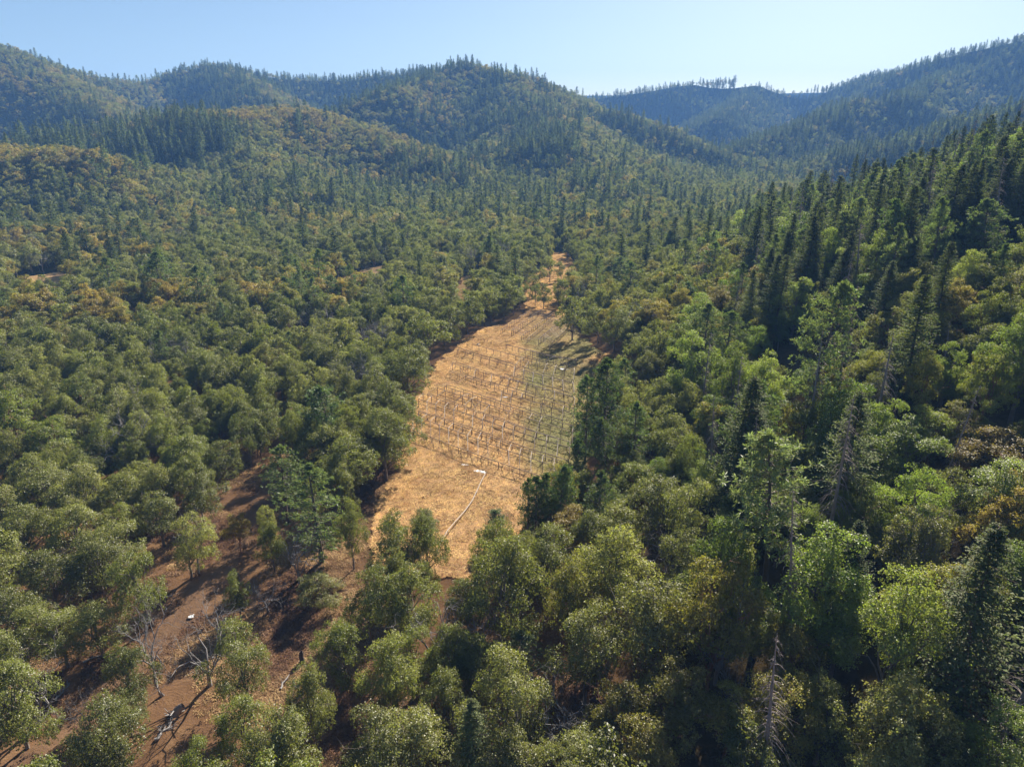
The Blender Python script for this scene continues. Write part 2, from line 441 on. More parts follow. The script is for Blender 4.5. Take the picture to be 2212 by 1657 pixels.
def pine(seed, H, W, lvl, clear=.35):
    g = np.random.default_rng(seed); T = Tubes(); r0 = .011 * H + .07
    bx, by = g.normal(size=2) * .025 * H
    cen = lambda z: np.array([bx * (z / H) ** 2, by * (z / H) ** 2, z])
    T.add([cen(z) for z in (-.8, H * .1, H * .4, H * .75, H)], [r0 * 1.3, r0, r0 * .8, r0 * .4, .03], 6)
    nbr = {0: 110, 1: 70, 2: 40}[lvl]; c = []; ax = []
    for i in range(nbr):
        f = clear + (1 - clear) * ((i + g.random()) / nbr); z = H * f
        t = (f - clear) / (1 - clear)
        ln = W / 2 * (math.sin(math.pi * min(1, .22 + .80 * t)) ** .8 * .95 + .12) * g.uniform(.55, 1.15)
        a = g.random() * 6.2832; dr = np.array([math.cos(a), math.sin(a), .25 * (t - .3) + g.normal() * .15])
        o = cen(z); e = o + dr * ln + np.array([0, 0, .18 * ln])
        if lvl < 2: T.add(bent(o, e, g, .05, 3, -.08), [r0 * .22, r0 * .13, .015], 3)
        for k in np.linspace(.42, 1, {0: 6, 1: 4, 2: 3}[lvl]):
            c.append(o + (e - o) * k + g.normal(size=3) * .14 * ln * np.array([1, 1, .6])); ax.append(nz(dr + np.array([0, 0, .5]) + g.normal(size=3) * .4))
    for k in range(6): c.append(cen(H * (1 - .02 * k)) + g.normal(size=3) * .15); ax.append(np.array([0, 0, 1.]))
    c = np.array(c); ax = np.array(ax); m = {0: 11, 1: 7, 2: 4}[lvl]; k = len(c)
    s = {0: .52, 1: .72, 2: 1.15}[lvl] * W / 7
    dirs = nz(np.repeat(ax, m, 0) * .55 + g.normal(size=(k * m, 3)))
    b0 = np.repeat(c, m, 0); sd = nz(np.cross(dirs, g.normal(size=(k * m, 3)))) * s * {0: .11, 1: .15, 2: .24}[lvl]
    ln = (s * g.uniform(.6, 1.2, k * m))[:, None]
    V = np.stack([b0 - sd * .5, b0 + dirs * ln * .6 + sd, b0 + dirs * ln, b0 + dirs * ln * .6 - sd], 1).reshape(-1, 3)
    F = np.arange(k * m * 4).reshape(-1, 4)
    sh = np.clip(np.repeat(g.random(k), m) * .6 + g.random(k * m) * .4, 0, 1)
    return T, V, F, None, sh

def dead_broad(seed, H, W, depth=4):
    g = np.random.default_rng(seed); trunk = Tubes(); twigs = Tubes(); r0 = .016 * H + .05
    fork = np.array([*g.normal(size=2) * .03 * H, H * g.uniform(.18, .3)])
    trunk.add(bent(np.array([0, 0, -.5]), fork, g, .05, 4), np.linspace(r0 * 1.35, r0, 4), 6)
    def br(p, d, ln, r, k, acc):
        e = p + nz(d) * ln; pts = bent(p, e, g, .09, 4)
        acc.add(pts, np.linspace(r, r * .55, 4), 5 if k > 2 else 3)
        if k == 0: return
        for _ in range(3 if k < 3 else 3):
            q = pts[g.integers(1, 4)] if g.random() < .6 else pts[3]
            nd = nz(nz(d) * .75 + g.normal(size=3) * .55 + np.array([0, 0, .22]))
            br(q, nd, ln * g.uniform(.5, .8), r * .52, k - 1, acc)
    limbs = []
    nl = g.integers(3, 5); a0 = g.random() * 6
    for i in range(nl):
        a = a0 + i * 6.2832 / nl + g.normal() * .3; acc = Tubes()
        d = np.array([math.cos(a) * W / H * .9, math.sin(a) * W / H * .9, 1.0])
        br(fork * g.uniform(.85, 1), d, H * .36 * g.uniform(.8, 1.15), r0 * .6, depth, acc); limbs.append(acc)
    return trunk, limbs

def dead_conifer(seed, H, W, droop=1.0):
    g = np.random.default_rng(seed); trunk = Tubes(); tw = Tubes(); r0 = .011 * H + .06
    trunk.add([[0, 0, z] for z in (-.8, H * .1, H * .4, H * .75, H)], [r0 * 1.3, r0, r0 * .75, r0 * .4, .03], 6)
    for i in range(120):
        f = g.uniform(.18, .99); a = g.random() * 6.2832; ln = W / 2 * ((1 - f) ** .7 + .12) * g.uniform(.35, 1.15)
        dr = np.array([math.cos(a), math.sin(a), 0]); o = np.array([0, 0, H * f]); k = np.linspace(0, 1, 4)[:, None]
        pts = o + dr * ln * k + np.array([0, 0, 1]) * ln * droop * (.15 * k - .75 * k ** 2)
        tw.add(pts, np.linspace(.045, .014, 4), 3)
        for _ in range(4):
            q = pts[g.integers(1, 4)]; tw.add([q, q + (dr * .4 + g.normal(size=3) * .5 + np.array([0, 0, -.7 * droop])) * ln * .35], [.016, .008], 3)
    return trunk, tw

# ------------------------------------------------------------------ tree prototypes (mesh data only)
SIZE = {'oak': (11, 8.5), 'madrone': (11, 9), 'maple': (16, 9.5), 'fir': (25, 8.5), 'pine': (20, 7.5)}
LEAFM = {'oak': ('bark', 'oak_leaf'), 'madrone': ('red_bark', 'madrone_leaf'), 'maple': ('bark', 'maple_leaf'), 'fir': ('fir_bark', 'fir_leaf'), 'pine': ('fir_bark', 'pine_leaf')}
def gen(kind, lvl, seed):
    H, W = SIZE[kind]
    nl, ls, nb = {0: (17000, .182, 42), 1: (5000, .31, 34), 2: (1300, .52, 22)}[lvl]
    if kind == 'oak': return broadleaf(seed, H, W, nl, ls, nb, 'oak', 8 if lvl == 0 and seed % 3 == 0 else 0)
    if kind == 'madrone': return broadleaf(seed, H, W, nl, ls, nb - 6, 'madrone', 4 if lvl == 0 else 0)
    if kind == 'maple': return broadleaf(seed, H, W, int(nl * 1.2), ls * 1.1, nb + 6, 'maple')
    if kind == 'fir': return fir(seed, H, W, lvl)
    return pine(seed, H, W, lvl, (.32, .12, .45, .2)[seed % 4])
PARTS, WHOLE = {}, {}
NV = {'oak': (5, 3, 3), 'madrone': (4, 3, 2), 'maple': (3, 2, 2), 'fir': (4, 3, 3), 'pine': (4, 3, 2)}
for kind in SIZE:
    for lvl in (0, 1, 2):
        for v in range(NV[kind][lvl]):
            T, V, F, F3, sh = gen(kind, lvl, 100 * lvl + 10 * v + len(kind) + v)
            mb, ml = (M[q] for q in LEAFM[kind])
            if lvl < 2:
                cm = mesh_np(kind + '_crown', V, F, F3, [ml], attr={'leaf_shade': ('FACE', sh)})
                PARTS.setdefault((kind, lvl), []).append((T.mesh(kind + '_trunk', mb), cm))
            if lvl > 0:
                tv, tf = T.arrays()
                wm = mesh_np(kind + '_tree', np.concatenate([tv, V]), np.concatenate([tf, F + len(tv)]), None, [mb, ml],
                             np.concatenate([np.zeros(len(tf), int), np.ones(len(F), int)]),
                             {'leaf_shade': ('FACE', np.concatenate([np.zeros(len(tf)), sh]))})
                WHOLE.setdefault((kind, lvl), []).append(wm)
DEADB = []
for s_ in range(4):
    tr, limbs = dead_broad(40 + s_, 11, 8)
    DEADB.append((tr.mesh('dead_trunk', M['dead_wood']), [l.mesh('dead_limb', M['dead_wood']) for l in limbs]))
DEADC = []
for s_ in range(3):
    tr, tw = dead_conifer(60 + s_, 22, 6.5, (1.0, .7, 1.2)[s_])
    DEADC.append((tr.mesh('snag_trunk', M['dead_twig']), tw.mesh('snag_branches', M['dead_twig'])))

# ------------------------------------------------------------------ ground sheets
ADJ = lambda P: np.asarray(P)
FIELD = gl([(985, 1255), (900, 1245), (800, 1205), (792, 1150), (815, 1100), (858, 1030), (882, 965), (900, 885), (935, 800), (985, 748), (1040, 716), (1120, 692), (1140, 672),
            (1215, 672), (1238, 700), (1262, 742), (1330, 785), (1345, 815), (1290, 850), (1262, 905), (1262, 985), (1248, 1075), (1150, 1110), (1110, 1150), (1075, 1195), (1030, 1262)])
UPPER = gl([(1140, 672), (1132, 650), (1128, 618), (1150, 598), (1185, 572), (1198, 545), (1222, 545), (1246, 580), (1250, 610), (1225, 640), (1215, 672)])
CLEAR = [gl(q) for q in ([(968, 668), (985, 625), (1000, 598), (1045, 588), (1052, 605), (1020, 662)], [(712, 645), (722, 608), (780, 584), (840, 572), (852, 585), (805, 628), (760, 648)],
                         [(20, 645), (50, 600), (140, 587), (152, 600), (135, 645)], [(275, 712), (290, 682), (320, 666), (330, 680), (312, 714)])]
FARM = gl([(1780, 402), (1805, 388), (1840, 378), (1890, 366), (1900, 376), (1850, 398), (1800, 412)])
TRACK = gl([(10, 1690), (130, 1585), (255, 1482), (330, 1405), (400, 1325), (470, 1245), (520, 1180), (555, 1110), (585, 1050)])
BARE = gl([(560, 1690), (610, 1560), (645, 1450), (705, 1360), (770, 1285), (800, 1215)])

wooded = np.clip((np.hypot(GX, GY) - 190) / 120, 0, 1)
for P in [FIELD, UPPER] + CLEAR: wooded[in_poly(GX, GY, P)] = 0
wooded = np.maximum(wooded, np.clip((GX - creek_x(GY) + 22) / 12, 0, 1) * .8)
nR, nC = GX.shape
i, j = np.meshgrid(np.arange(nR - 1), np.arange(nC), indexing='ij'); j2 = (j + 1) % nC
gq = np.stack([i * nC + j, i * nC + j2, (i + 1) * nC + j2, (i + 1) * nC + j], -1).reshape(-1, 4)
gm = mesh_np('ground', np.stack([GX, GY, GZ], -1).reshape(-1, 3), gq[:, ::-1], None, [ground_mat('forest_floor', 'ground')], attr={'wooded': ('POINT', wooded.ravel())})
gm.polygons.foreach_set('use_smooth', np.ones(len(gm.polygons), bool))
link('ground', gm, kind='structure', label='brown forest floor and wooded hills under the trees')

def green_at(x, y):
    u = fbm(x, y, 13, 55, 3)
    gx = np.clip((x - (y * .012 - 1)) / 5, 0, 1) * np.clip((y - 100) / 14, 0, 1) * np.clip((232 - y) / 40, 0, 1)
    return np.clip(gx * (.25 + 1.5 * (u - .32)), 0, 1) * .95
def sheet(name, inside, bounds, step, lift, kind, rough):
    x0, x1, y0, y1 = bounds
    xs, ys = np.arange(x0, x1, step), np.arange(y0, y1, step)
    X, Y = np.meshgrid(xs, ys)
    ins = inside(X, Y)
    Z = height(X, Y) + lift + rough * (fbm(X, Y * .7, 1.5, 77, 3) - .35)
    cell = ins[:-1, :-1] & ins[1:, :-1] & ins[:-1, 1:] & ins[1:, 1:]
    a, b = np.nonzero(cell); w = len(xs)
    F = np.stack([a * w + b, a * w + b + 1, (a + 1) * w + b + 1, (a + 1) * w + b], -1)
    used, inv = np.unique(F, return_inverse=True)
    V = np.stack([X, Y, Z], -1).reshape(-1, 3)[used]
    me = mesh_np(name, V, inv.reshape(-1, 4), None, [ground_mat(name + '_surface', kind)], attr={'green': ('POINT', green_at(V[:, 0], V[:, 1]))})
    me.polygons.foreach_set('use_smooth', np.ones(len(me.polygons), bool))
    return me
def bb(P, m=1): return (P[:, 0].min() - m, P[:, 0].max() + m, P[:, 1].min() - m, P[:, 1].max() + m)
def ragged(P): return lambda X, Y: in_poly(X + 3 * (vnoise(X, Y, 3, 5) - .5), Y + 3 * (vnoise(X, Y, 3, 6) - .5), P)
link('meadow', sheet('meadow', ragged(FIELD), bb(FIELD), .4, .16, 'meadow', .16), kind='structure', label='dry straw coloured meadow among the trees')
link('meadow', sheet('meadow', ragged(UPPER), bb(UPPER), .6, .16, 'meadow', .14), kind='structure', label='dry grass strip leading away beyond the meadow')
for P in CLEAR: link('clearing', sheet('clearing', ragged(P), bb(P), .9, .2, 'meadow', .14), kind='structure', label='small dry clearing in the oak wood')
link('far_meadow', sheet('far_meadow', ragged(FARM), bb(FARM), 3.0, .6, 'green', .14), kind='structure', label='pale green open patch far up the valley at the right')
link('dirt_track', sheet('dirt_track', lambda X, Y: d_line(X, Y, TRACK) < 1.0 + 1.5 * vnoise(X, Y, 4, 8), bb(TRACK, 4), .5, .10, 'track', .08), kind='structure', label='bare dirt track running up through the trees at lower left')

# ------------------------------------------------------------------ where the trees stand
TREES = []   # dict(kind,x,y,z,h,w,rot,tint,lean,label,mark)
def T_(u, v, kind, h, w, tint=None, label=None, mark=None, lean=(0, 0), cat='tree'):
    p = ground(u, v)
    if kind == 'dead': w, h = w * .82, h * .86
    if kind in ('oak', 'madrone', 'maple'): w, h = w * .84, h * .95
    TREES.append(dict(kind=kind, x=p[0], y=p[1], h=h * 1.0, w=w * 1.0, tint=random.random() * .6 if tint is None else tint, label=label, mark=mark, lean=lean, hand=True))
# --- open brown ground, lower left
T_(545, 1545, 'oak', 12, 8, .35, 'full olive oak standing right of the bare forked dead tree on the brown slope', 'full oak right of the forked dead tree')
T_(537, 1662, 'oak', 10, 6.5, .3, 'leafy oak between the full oak and the bottom edge, beside the shaded bare strip', 'oak at the foot of the bare strip')
T_(522, 1345, 'oak', 8, 4.5, .2, 'slender young oak on the shaded right bank of the dirt track', 'slender oak on the track bank')
T_(682, 1625, 'oak', 12, 6.5, .55, 'tall narrow oak alone on the bare strip near the burnt stump', 'narrow oak on the bare strip')
T_(298, 1530, 'oak', 9, 7, .2, 'open green oak with thin stems on the edge of the dirt track', 'open oak on the track edge')
T_(330, 1352, 'oak', 13, 8, .15, 'broad dark green oak left of the middle of the dirt track', 'broad dark oak left of the track')
T_(60, 1615, 'oak', 12, 9, .2, 'green oak mixed with bare grey limbs at the bottom left corner', 'corner oak with grey limbs')
T_(262, 1700, 'oak', 11, 9, .4, 'rounded oak cut by the bottom edge right of the dirt track', 'rounded oak at the track foot')
T_(625, 1720, 'oak', 11, 9, .5, 'pale sunlit oak cut by the bottom edge below the narrow oak', 'pale oak at the bottom edge')
T_(285, 1590, 'oak', 6, 6, .3, 'low bushy oak on the track edge above the rounded oak', 'low bushy oak')
T_(355, 1500, 'dead', 13, 7, 0, 'thin pale dead tree leaning left beside the dirt track', 'thin pale dead tree', (-.12, 0))
T_(455, 1482, 'dead', 13, 9, 0, 'forked bare grey dead tree on the brown slope above the dirt track', 'forked dead tree')
T_(200, 1605, 'dead', 8, 3.5, 0, 'small dark dead sapling with few branches on the dirt track', 'dead sapling on the track')
T_(85, 1570, 'dead', 12, 9, 0, 'white weathered dead tree with twisted limbs at the left edge', 'white dead tree at left edge')
T_(521, 1195, 'madrone', 7, 5, .95, 'yellow orange bush beside the upper dirt track', 'yellow bush by the track')
T_(414, 1250, 'oak', 11, 7.5, .75, 'half bare grey green oak by the bend of the dirt track', 'half bare oak at the track bend')
T_(430, 1240, 'dead', 12, 6, 0, 'bare grey dead tree growing through the half bare oak', None)
T_(651, 1268, 'dead', 12, 7, 0, 'grey dead tree with tangled twigs between pine and brown bank', 'tangled grey dead tree')
T_(594, 1235, 'oak', 9, 5, .1, 'compact deep green oak right of the dirt track', 'compact green oak')
T_(695, 1215, 'pine', 16, 8, .55, 'light green round pine beside the meadow near its lower left corner', 'light green pine at the lower left of the meadow')
T_(622, 1130, 'pine', 14, 6, .5, 'second light green pine left of the rounder one', None)
T_(690, 1315, 'oak', 6, 7, .8, 'low yellowish oak scrub on the brown bank', 'yellowish scrub oak')
T_(765, 1230, 'oak', 12, 5.5, .3, 'upright oak with bare lower trunk at the meadow corner', 'upright oak at the meadow corner')
T_(742, 1120, 'oak', 11, 8, .35)
for u, v, h, w, t in ((225, 1420, 8, 9, .4), (150, 1440, 10, 9, .35), (60, 1420, 11, 9, .4), (20, 1310, 12, 10, .4), (130, 1330, 11, 10, .4), (230, 1300, 11, 9, .45), (285, 1235, 10, 9, .45), (180, 1220, 11, 10, .5),
                      (70, 1230, 11, 10, .4), (355, 1180, 10, 9, .4), (280, 1140, 10, 9, .5), (440, 1130, 10, 8, .35), (120, 1130, 11, 10, .4), (490, 1060, 10, 8, .3), (20, 1530, 12, 8, .3), (-30, 1640, 12, 9, .35)):
    T_(u, v, 'oak', h, w, t)
# --- bottom centre
T_(1023, 1735, 'fir', 13, 5.5, .9, 'small bright green fir spire at the bottom edge', 'small bright fir')
T_(1085, 1408, 'oak', 18, 11, .55, 'tall olive oak with pale forked trunk below the meadow', 'tall oak with forked trunk')
T_(1325, 1360, 'oak', 15, 12, .7, 'pale broad oak in the stand right below the young pines', 'pale broad oak')
T_(1395, 1505, 'oak', 17, 12.5, .75, 'largest pale grey green oak in the centre bottom stand', 'largest pale oak')
T_(1262, 1520, 'oak', 13, 10, .65, 'round pale oak left of the largest pale oak', 'round pale oak')
T_(1130, 1660, 'oak', 14, 10, .6, 'dome shaped oak above the small bright fir', 'dome oak above the bright fir')
T_(962, 1610, 'oak', 11, 6.5, .3, 'narrow dark oak left of the dome shaped oak', 'narrow dark oak')
T_(862, 1282, 'oak', 13, 9, .3, 'dark oak at the foot of the meadow left of the white rail', 'dark oak left of the rail')
T_(925, 1258, 'oak', 12, 7, .2, 'dark slender oak beside the lower end of the sagging rail', 'slender oak at the rail end')
T_(918, 1166, 'oak', 5.5, 6, .2, 'small gnarled oak alone in the dry grass', 'small gnarled meadow oak')
T_(800, 1388, 'oak', 12, 8, .25, 'dense green oak beside the shaded bare strip', 'dense oak by the bare strip')
T_(885, 1405, 'oak', 13, 9, .4)
T_(945, 1450, 'dead', 13, 10, 0, 'wide grey dead tree with a long left limb below the meadow', 'wide grey dead tree')
T_(1045, 1425, 'dead', 12, 6, 0, 'grey twiggy dead tree left of the forked trunk oak', None)
T_(852, 1570, 'oak', 12, 8, .45)
T_(800, 1715, 'oak', 11, 9.5, .6)
T_(895, 1735, 'oak', 12, 10, .7)
T_(1130, 1495, 'pine', 8, 5, .5, 'small pine in the dark gap below the tall oak', None)
T_(1095, 1740, 'oak', 9, 9, .75)
T_(1215, 1430, 'madrone', 14, 9, .35, 'yellow green madrone right of the tall forked oak', 'yellow green madrone by the tall oak')
T_(1200, 1330, 'oak', 13, 10, .35)
T_(1275, 1260, 'oak', 12, 9, .3)
T_(1012, 1372, 'oak', 8.5, 8, .3)
T_(1225, 1640, 'dead', 10, 9, 0, 'reddish grey twiggy dead tree low in the bottom stand', None)
T_(1330, 1660, 'madrone', 11, 9, .5)
T_(1440, 1660, 'madrone', 12, 10, .45)
T_(1240, 1745, 'oak', 10, 9, .5); T_(1390, 1760, 'madrone', 10, 9, .5); T_(1040, 1530, 'oak', 11, 8, .2)
T_(980, 1520, 'oak', 11, 7, .25); T_(900, 1500, 'oak', 11, 7, .2)
# --- young pines on the meadow's right side
for k, (u, v, h, w) in enumerate(((1140, 1168, 11, 4), (1157, 1178, 12, 4), (1178, 1168, 12, 4), (1203, 1185, 14, 4.5), (1222, 1170, 13, 4), (1245, 1088, 12, 4.8), (1290, 1190, 13, 5.5), (1078, 1170, 6, 3.6))):
    T_(u, v, 'pine', h, w, .12, ('first young pine from the left in the tight row at the meadow edge', 'second young pine in the tight row at the meadow edge', 'middle young pine of the tight row at the meadow edge',
        'tallest young pine of the tight row at the meadow edge', 'last young pine at the right end of the tight row', 'dark young pine over the lower right corner of the frames', 'broad young pine right of the tight pine row',
        'smallest young pine standing alone in the lower meadow')[k], ('left young pine', None, None, 'tallest young pine', None, 'dark pine over the frames', 'broad young pine', 'smallest young pine')[k])
T_(1263, 1003, 'pine', 18, 8, .08, 'big dark pine covering the right ends of the frames', 'big dark pine by the frames')
T_(1300, 1003, 'pine', 21, 8, .08, 'tallest dark pine beside the meadow, right of its twin', 'tallest dark meadow pine')
T_(1350, 898, 'pine', 13, 6, .25, 'dark pine behind the tallest meadow pine', None)
T_(1306, 1065, 'pine', 14, 5.5, .2, 'cone shaped pine below the two big dark pines', 'cone shaped pine')
T_(1366, 1040, 'pine', 15, 6.5, .2, 'bushy pine right of the cone shaped pine', None)
# --- meadow edges
for u, v, h, w, t in ((1236, 738, 14, 12, .35), (1325, 762, 14, 13, .3), (1292, 742, 12, 10, .25), (1390, 800, 11, 9, .3), (1420, 930, 12, 10, .3), (1440, 1010, 12, 10, .35), (1480, 1040, 11, 9, .3),
                      (1395, 860, 12, 9, .6), (1205, 668, 12, 8, .3), (1174, 668, 10, 7, .3), (1156, 662, 9, 6, .25), (1188, 610, 11, 8, .4), (1140, 600, 10, 8, .35), (1070, 660, 12, 11, .3), (1110, 680, 12, 10, .25),
                      (1010, 720, 13, 11, .2), (930, 775, 14, 13, .2), (960, 745, 13, 11, .2), (885, 880, 15, 14, .15), (850, 935, 13, 11, .2), (865, 985, 13, 11, .25), (835, 1040, 14, 12, .3), (775, 1065, 12, 10, .25),
                      (760, 1090, 13, 11, .3), (905, 825, 12, 11, .2), (1240, 640, 12, 10, .3), (1030, 650, 13, 11, .3), (985, 690, 12, 10, .25)):
    T_(u, v, 'oak', h, w, t)
for u, v, h, w in ((1150, 642, 9, 7), (1218, 655, 10, 7), (1236, 628, 9, 7), (1182, 592, 10, 8), (1134, 622, 10, 8), (1244, 662, 9, 7), (1160, 615, 8, 6), (1212, 608, 9, 6.5)): T_(u, v, 'oak', h, w, .35, f"small oak on the dry grass strip, {'in its left half' if u < 1190 else 'in its right half'}, {'near its mouth' if v > 640 else 'midway up' if v > 612 else 'toward its far end'}, {'low' if h < 9 else 'open' if h < 10 else 'rounder'}")
for k, u in enumerate((735, 785, 835, 880, 930, 985, 1035, 1080)):
    T_(u, 548 + (k % 3) * 4, 'oak', 15.5, 15, .02 + .03 * (k % 4), ('first', 'second', 'third', 'fourth', 'fifth', 'sixth', 'seventh', 'eighth')[k] + ' big dark oak from the left in the row behind the far clearings')
TREES[-44].update(label='big oak overhanging the right side of the two far frames', mark='big oak over the far frames')
TREES[-26].update(label='wide oak spreading a low limb over the left ends of the frames', mark='wide oak with the low limb')
TREES[-35].update(label='middle oak of the three open oaks behind the far frames', mark='open oak behind the far frames')
# --- right of the meadow
T_(1716, 962, 'pine', 29, 10, .6, 'tall leaning pine with a long dark trunk above the creek gully', 'tall leaning pine', (.16, 0))
T_(1790, 925, 'snag', 26, 6, 0, 'tall brown dead conifer right of the leaning pine', 'brown dead conifer by the leaning pine', (.03, 0))
T_(1508, 945, 'snag', 22, 4.5, 0, 'dark straight dead conifer right of the meadow pines', 'straight dead conifer', (.02, 0))
T_(1632, 968, 'maple', 19, 10.5, .75, 'bright yellow green maple on the near side of the creek gully', 'bright creek maple')
T_(1575, 950, 'maple', 20, 10, .45, 'tall green maple with glinting leaves left of the bright creek maple', 'tall glinting maple')
T_(1942, 890, 'fir', 24, 9, .35, 'large dark fir standing clear on the right slope', 'large dark slope fir')
T_(1880, 975, 'snag', 20, 6, 0, 'grey brown dead conifer below the large dark slope fir', None)
T_(1768, 1278, 'snag', 27, 6.6, 0, 'big dead conifer spire with drooping bare branches right of the grey green pine', 'big dead spire', (.0, 0))
T_(2022, 1085, 'snag', 18, 3, 0, 'bare dark pole of a dead conifer leaning right', 'leaning bare pole', (.12, 0))
T_(2130, 1060, 'madrone', 10, 13.5, 1, 'wide orange brown madrone at the right edge', 'orange brown madrone')
T_(2110, 950, 'madrone', 14, 10, .1, 'yellow green madrone above the orange brown one', 'yellow green slope madrone')
T_(1985, 930, 'madrone', 13, 8, .3)
T_(1900, 790, 'madrone', 12, 11, .25); T_(1895, 740, 'fir', 17, 8, .3)
T_(1645, 1318, 'pine', 25, 11, 1, 'grey green pine with a dark bare trunk in the right foreground', 'grey green foreground pine')
T_(2036, 1575, 'fir', 23, 9.5, .9, 'broad green fir in the lower right corner', 'broad lower right fir')
T_(2220, 1530, 'fir', 21, 9, .8, 'green fir cut by the right edge', 'fir at the right edge')
T_(2125, 1650, 'snag', 19, 7, 0, 'pale leaning dead conifer in the bottom right corner', 'pale leaning snag', (.2, 0))
T_(1900, 1745, 'oak', 15, 11, .95, 'pale leaved oak on the bottom edge in the right half', 'pale leaved bottom oak')
T_(1890, 1570, 'maple', 19, 10.5, .95, 'tall pale topped maple above the pale leaved oak', 'pale topped maple')
T_(1690, 1540, 'madrone', 12, 9, .55, 'golden green madrone right of the red trunked madrone', 'golden madrone')
T_(1680, 1650, 'madrone', 12, 10, .5)
T_(1522, 1520, 'madrone', 19, 12, .5, 'tall open madrone with a red trunk and bare upper branches', 'red trunked madrone')
T_(1545, 1480, 'dead', 17, 9, 0, 'bare grey limbs of a dead tree rising through the red trunked madrone', None)
T_(2135, 1258, 'madrone', 13, 10, .95, 'dark reddish madrone with a twisted trunk on the right', 'twisted reddish madrone')
T_(1960, 1310, 'oak', 14, 10, .9)
T_(1965, 1340, 'dead', 15, 8, 0, 'pinkish grey dead tree in the dark gap right of the big dead spire', 'pinkish dead tree')
T_(1935, 1100, 'maple', 14, 12, .6); T_(2110, 1200, 'maple', 14, 13, .7); T_(1830, 1110, 'maple', 12, 11, .5)
T_(1720, 1240, 'maple', 12, 6, .6, 'bright vine clad maple at the foot of the big dead spire', None)
T_(1560, 1300, 'oak', 12, 9, .5); T_(1490, 1200, 'oak', 14, 11, .4); T_(1420, 1180, 'oak', 13, 11, .4); T_(1470, 1330, 'oak', 13, 10, .45); T_(1440, 1260, 'dead', 11, 9, 0)
T_(1790, 1480, 'maple', 13, 9, .7); T_(2060, 1400, 'madrone', 12, 10, .4); T_(2000, 1430, 'madrone', 12, 10, .35); T_(2180, 1390, 'maple', 12, 9, .2)
T_(1760, 1650, 'oak', 11, 8, .5); T_(1560, 1660, 'madrone', 11, 9, .4); T_(1600, 1590, 'dead', 11, 9, 0); T_(2010, 1720, 'madrone', 9, 8, .3); T_(2130, 1760, 'maple', 12, 9, .4)
T_(1960, 1650, 'madrone', 9, 8, .3); T_(1810, 1380, 'fir', 16, 6.5, .2); T_(1990, 1180, 'oak', 12, 9, .4); T_(2190, 1180, 'madrone', 12, 10, .7)

# --- scatter for the rest of the valley and the hills
def spacing(r): return 3.75 + 0.0034 * r
pts = []
r = 42.0
HALF = R(50)
while r < 2450:
    s = spacing(r); n = int(2 * HALF * r / s)
    a = -HALF + (np.arange(n) + rng.random(n)) * (2 * HALF / n)
    rr = r + rng.uniform(-.5, .5, n) * s
    pts.append(np.stack([rr * np.sin(a), rr * np.cos(a)], -1)); r += s * .93
pts = np.concatenate(pts)
X, Y = pts[:, 0], pts[:, 1]
Z = height(X, Y); Rr_ = np.hypot(X, Y)
# drop what the terrain hides for good (from here and from a good step aside)
ang = (GZ - CAM_H) / GR; run = np.maximum.accumulate(ang, 0)
ai = np.clip(np.searchsorted(front, np.arctan2(X, Y)), 0, NA - 1); ri = np.clip(np.searchsorted(rad, Rr_ * .985) - 1, 0, len(rad) - 1)
vis = (Z + 50 - CAM_H) / Rr_ > run[ri, ai]
ex = np.zeros(len(X), bool)
jx, jy = X + 3 * (vnoise(X, Y, 9, 61) - .5), Y + 3 * (vnoise(X, Y, 9, 62) - .5)
for P in [FIELD, UPPER, FARM] + CLEAR: ex |= in_poly(jx, jy, P)
for P, ks in [(FARM, (20, 40, 60))] + [(P, (9,)) for P in CLEAR]:     # the openings reach a little nearer
    for k in ks: ex |= in_poly(X * (1 + k / Rr_), Y * (1 + k / Rr_), P)
for P, w in ((FIELD, 3.4), (UPPER, .6)): ex |= d_line(X, Y, np.vstack([P, P[:1]])) < w
ex |= (d_line(X, Y, TRACK) < 5.2) | (d_line(X, Y, BARE) < 4.2)
ex |= (np.hypot((X - 58) / 8, (Y - 132) / 14) < 1)                     # gap over the creek gully
cx = creek_x(Y)
openz = np.clip((-8 - X) / 10, 0, 1) * np.clip((128 - Y) / 30, 0, 1)    # thin woodland on the brown ground
OPEN = gl([(-150, 1700), (-150, 1480), (20, 1480), (120, 1270), (300, 1200), (470, 1040), (600, 985), (760, 1080), (800, 1240), (760, 1700)])
ex |= in_poly(X, Y, OPEN) & (rng.random(len(X)) < .62)
TIP = gl([(930, 1215), (1062, 1215), (1060, 1330), (960, 1330)])
ex |= in_poly(X, Y, TIP)
ex |= rng.random(len(X)) < .30 * openz
left = np.clip((-20 - X) / 20, 0, 1) * np.clip((260 - Y) / 60, 0, 1)
ex |= rng.random(len(X)) < .14 * left
hx = np.array([t['x'] for t in TREES]); hy = np.array([t['y'] for t in TREES]); hw = np.array([t['w'] for t in TREES])
near = Rr_ < 330
for k in range(len(TREES)): ex |= near & (np.hypot(X - hx[k], Y - hy[k]) < hw[k] * .36 + 1.9)
uu, _, _ = project(X, Y, Z)
ex |= (Y > 1925) & (uu > 1590) & (uu < 1785) & (rng.random(len(X)) < .985)
keep = vis & ~ex
X, Y, Z, Rr_, cx = X[keep], Y[keep], Z[keep], Rr_[keep], cx[keep]
e = 6.0
nx, ny = (height(X - e, Y) - height(X + e, Y)) / (2 * e), (height(X, Y - e) - height(X, Y + e)) / (2 * e)
lit = nx * math.sin(SUN_AZ) + ny * math.cos(SUN_AZ)                      # >0: faces the sun
hill = np.clip((Z - base_z(X, Y) - 8) / 18, 0, 1)
n1, n2, n3 = fbm(X, Y, 120, 71, 3), fbm(X, Y, 55, 81, 3), fbm(X, Y, 22, 91, 2)
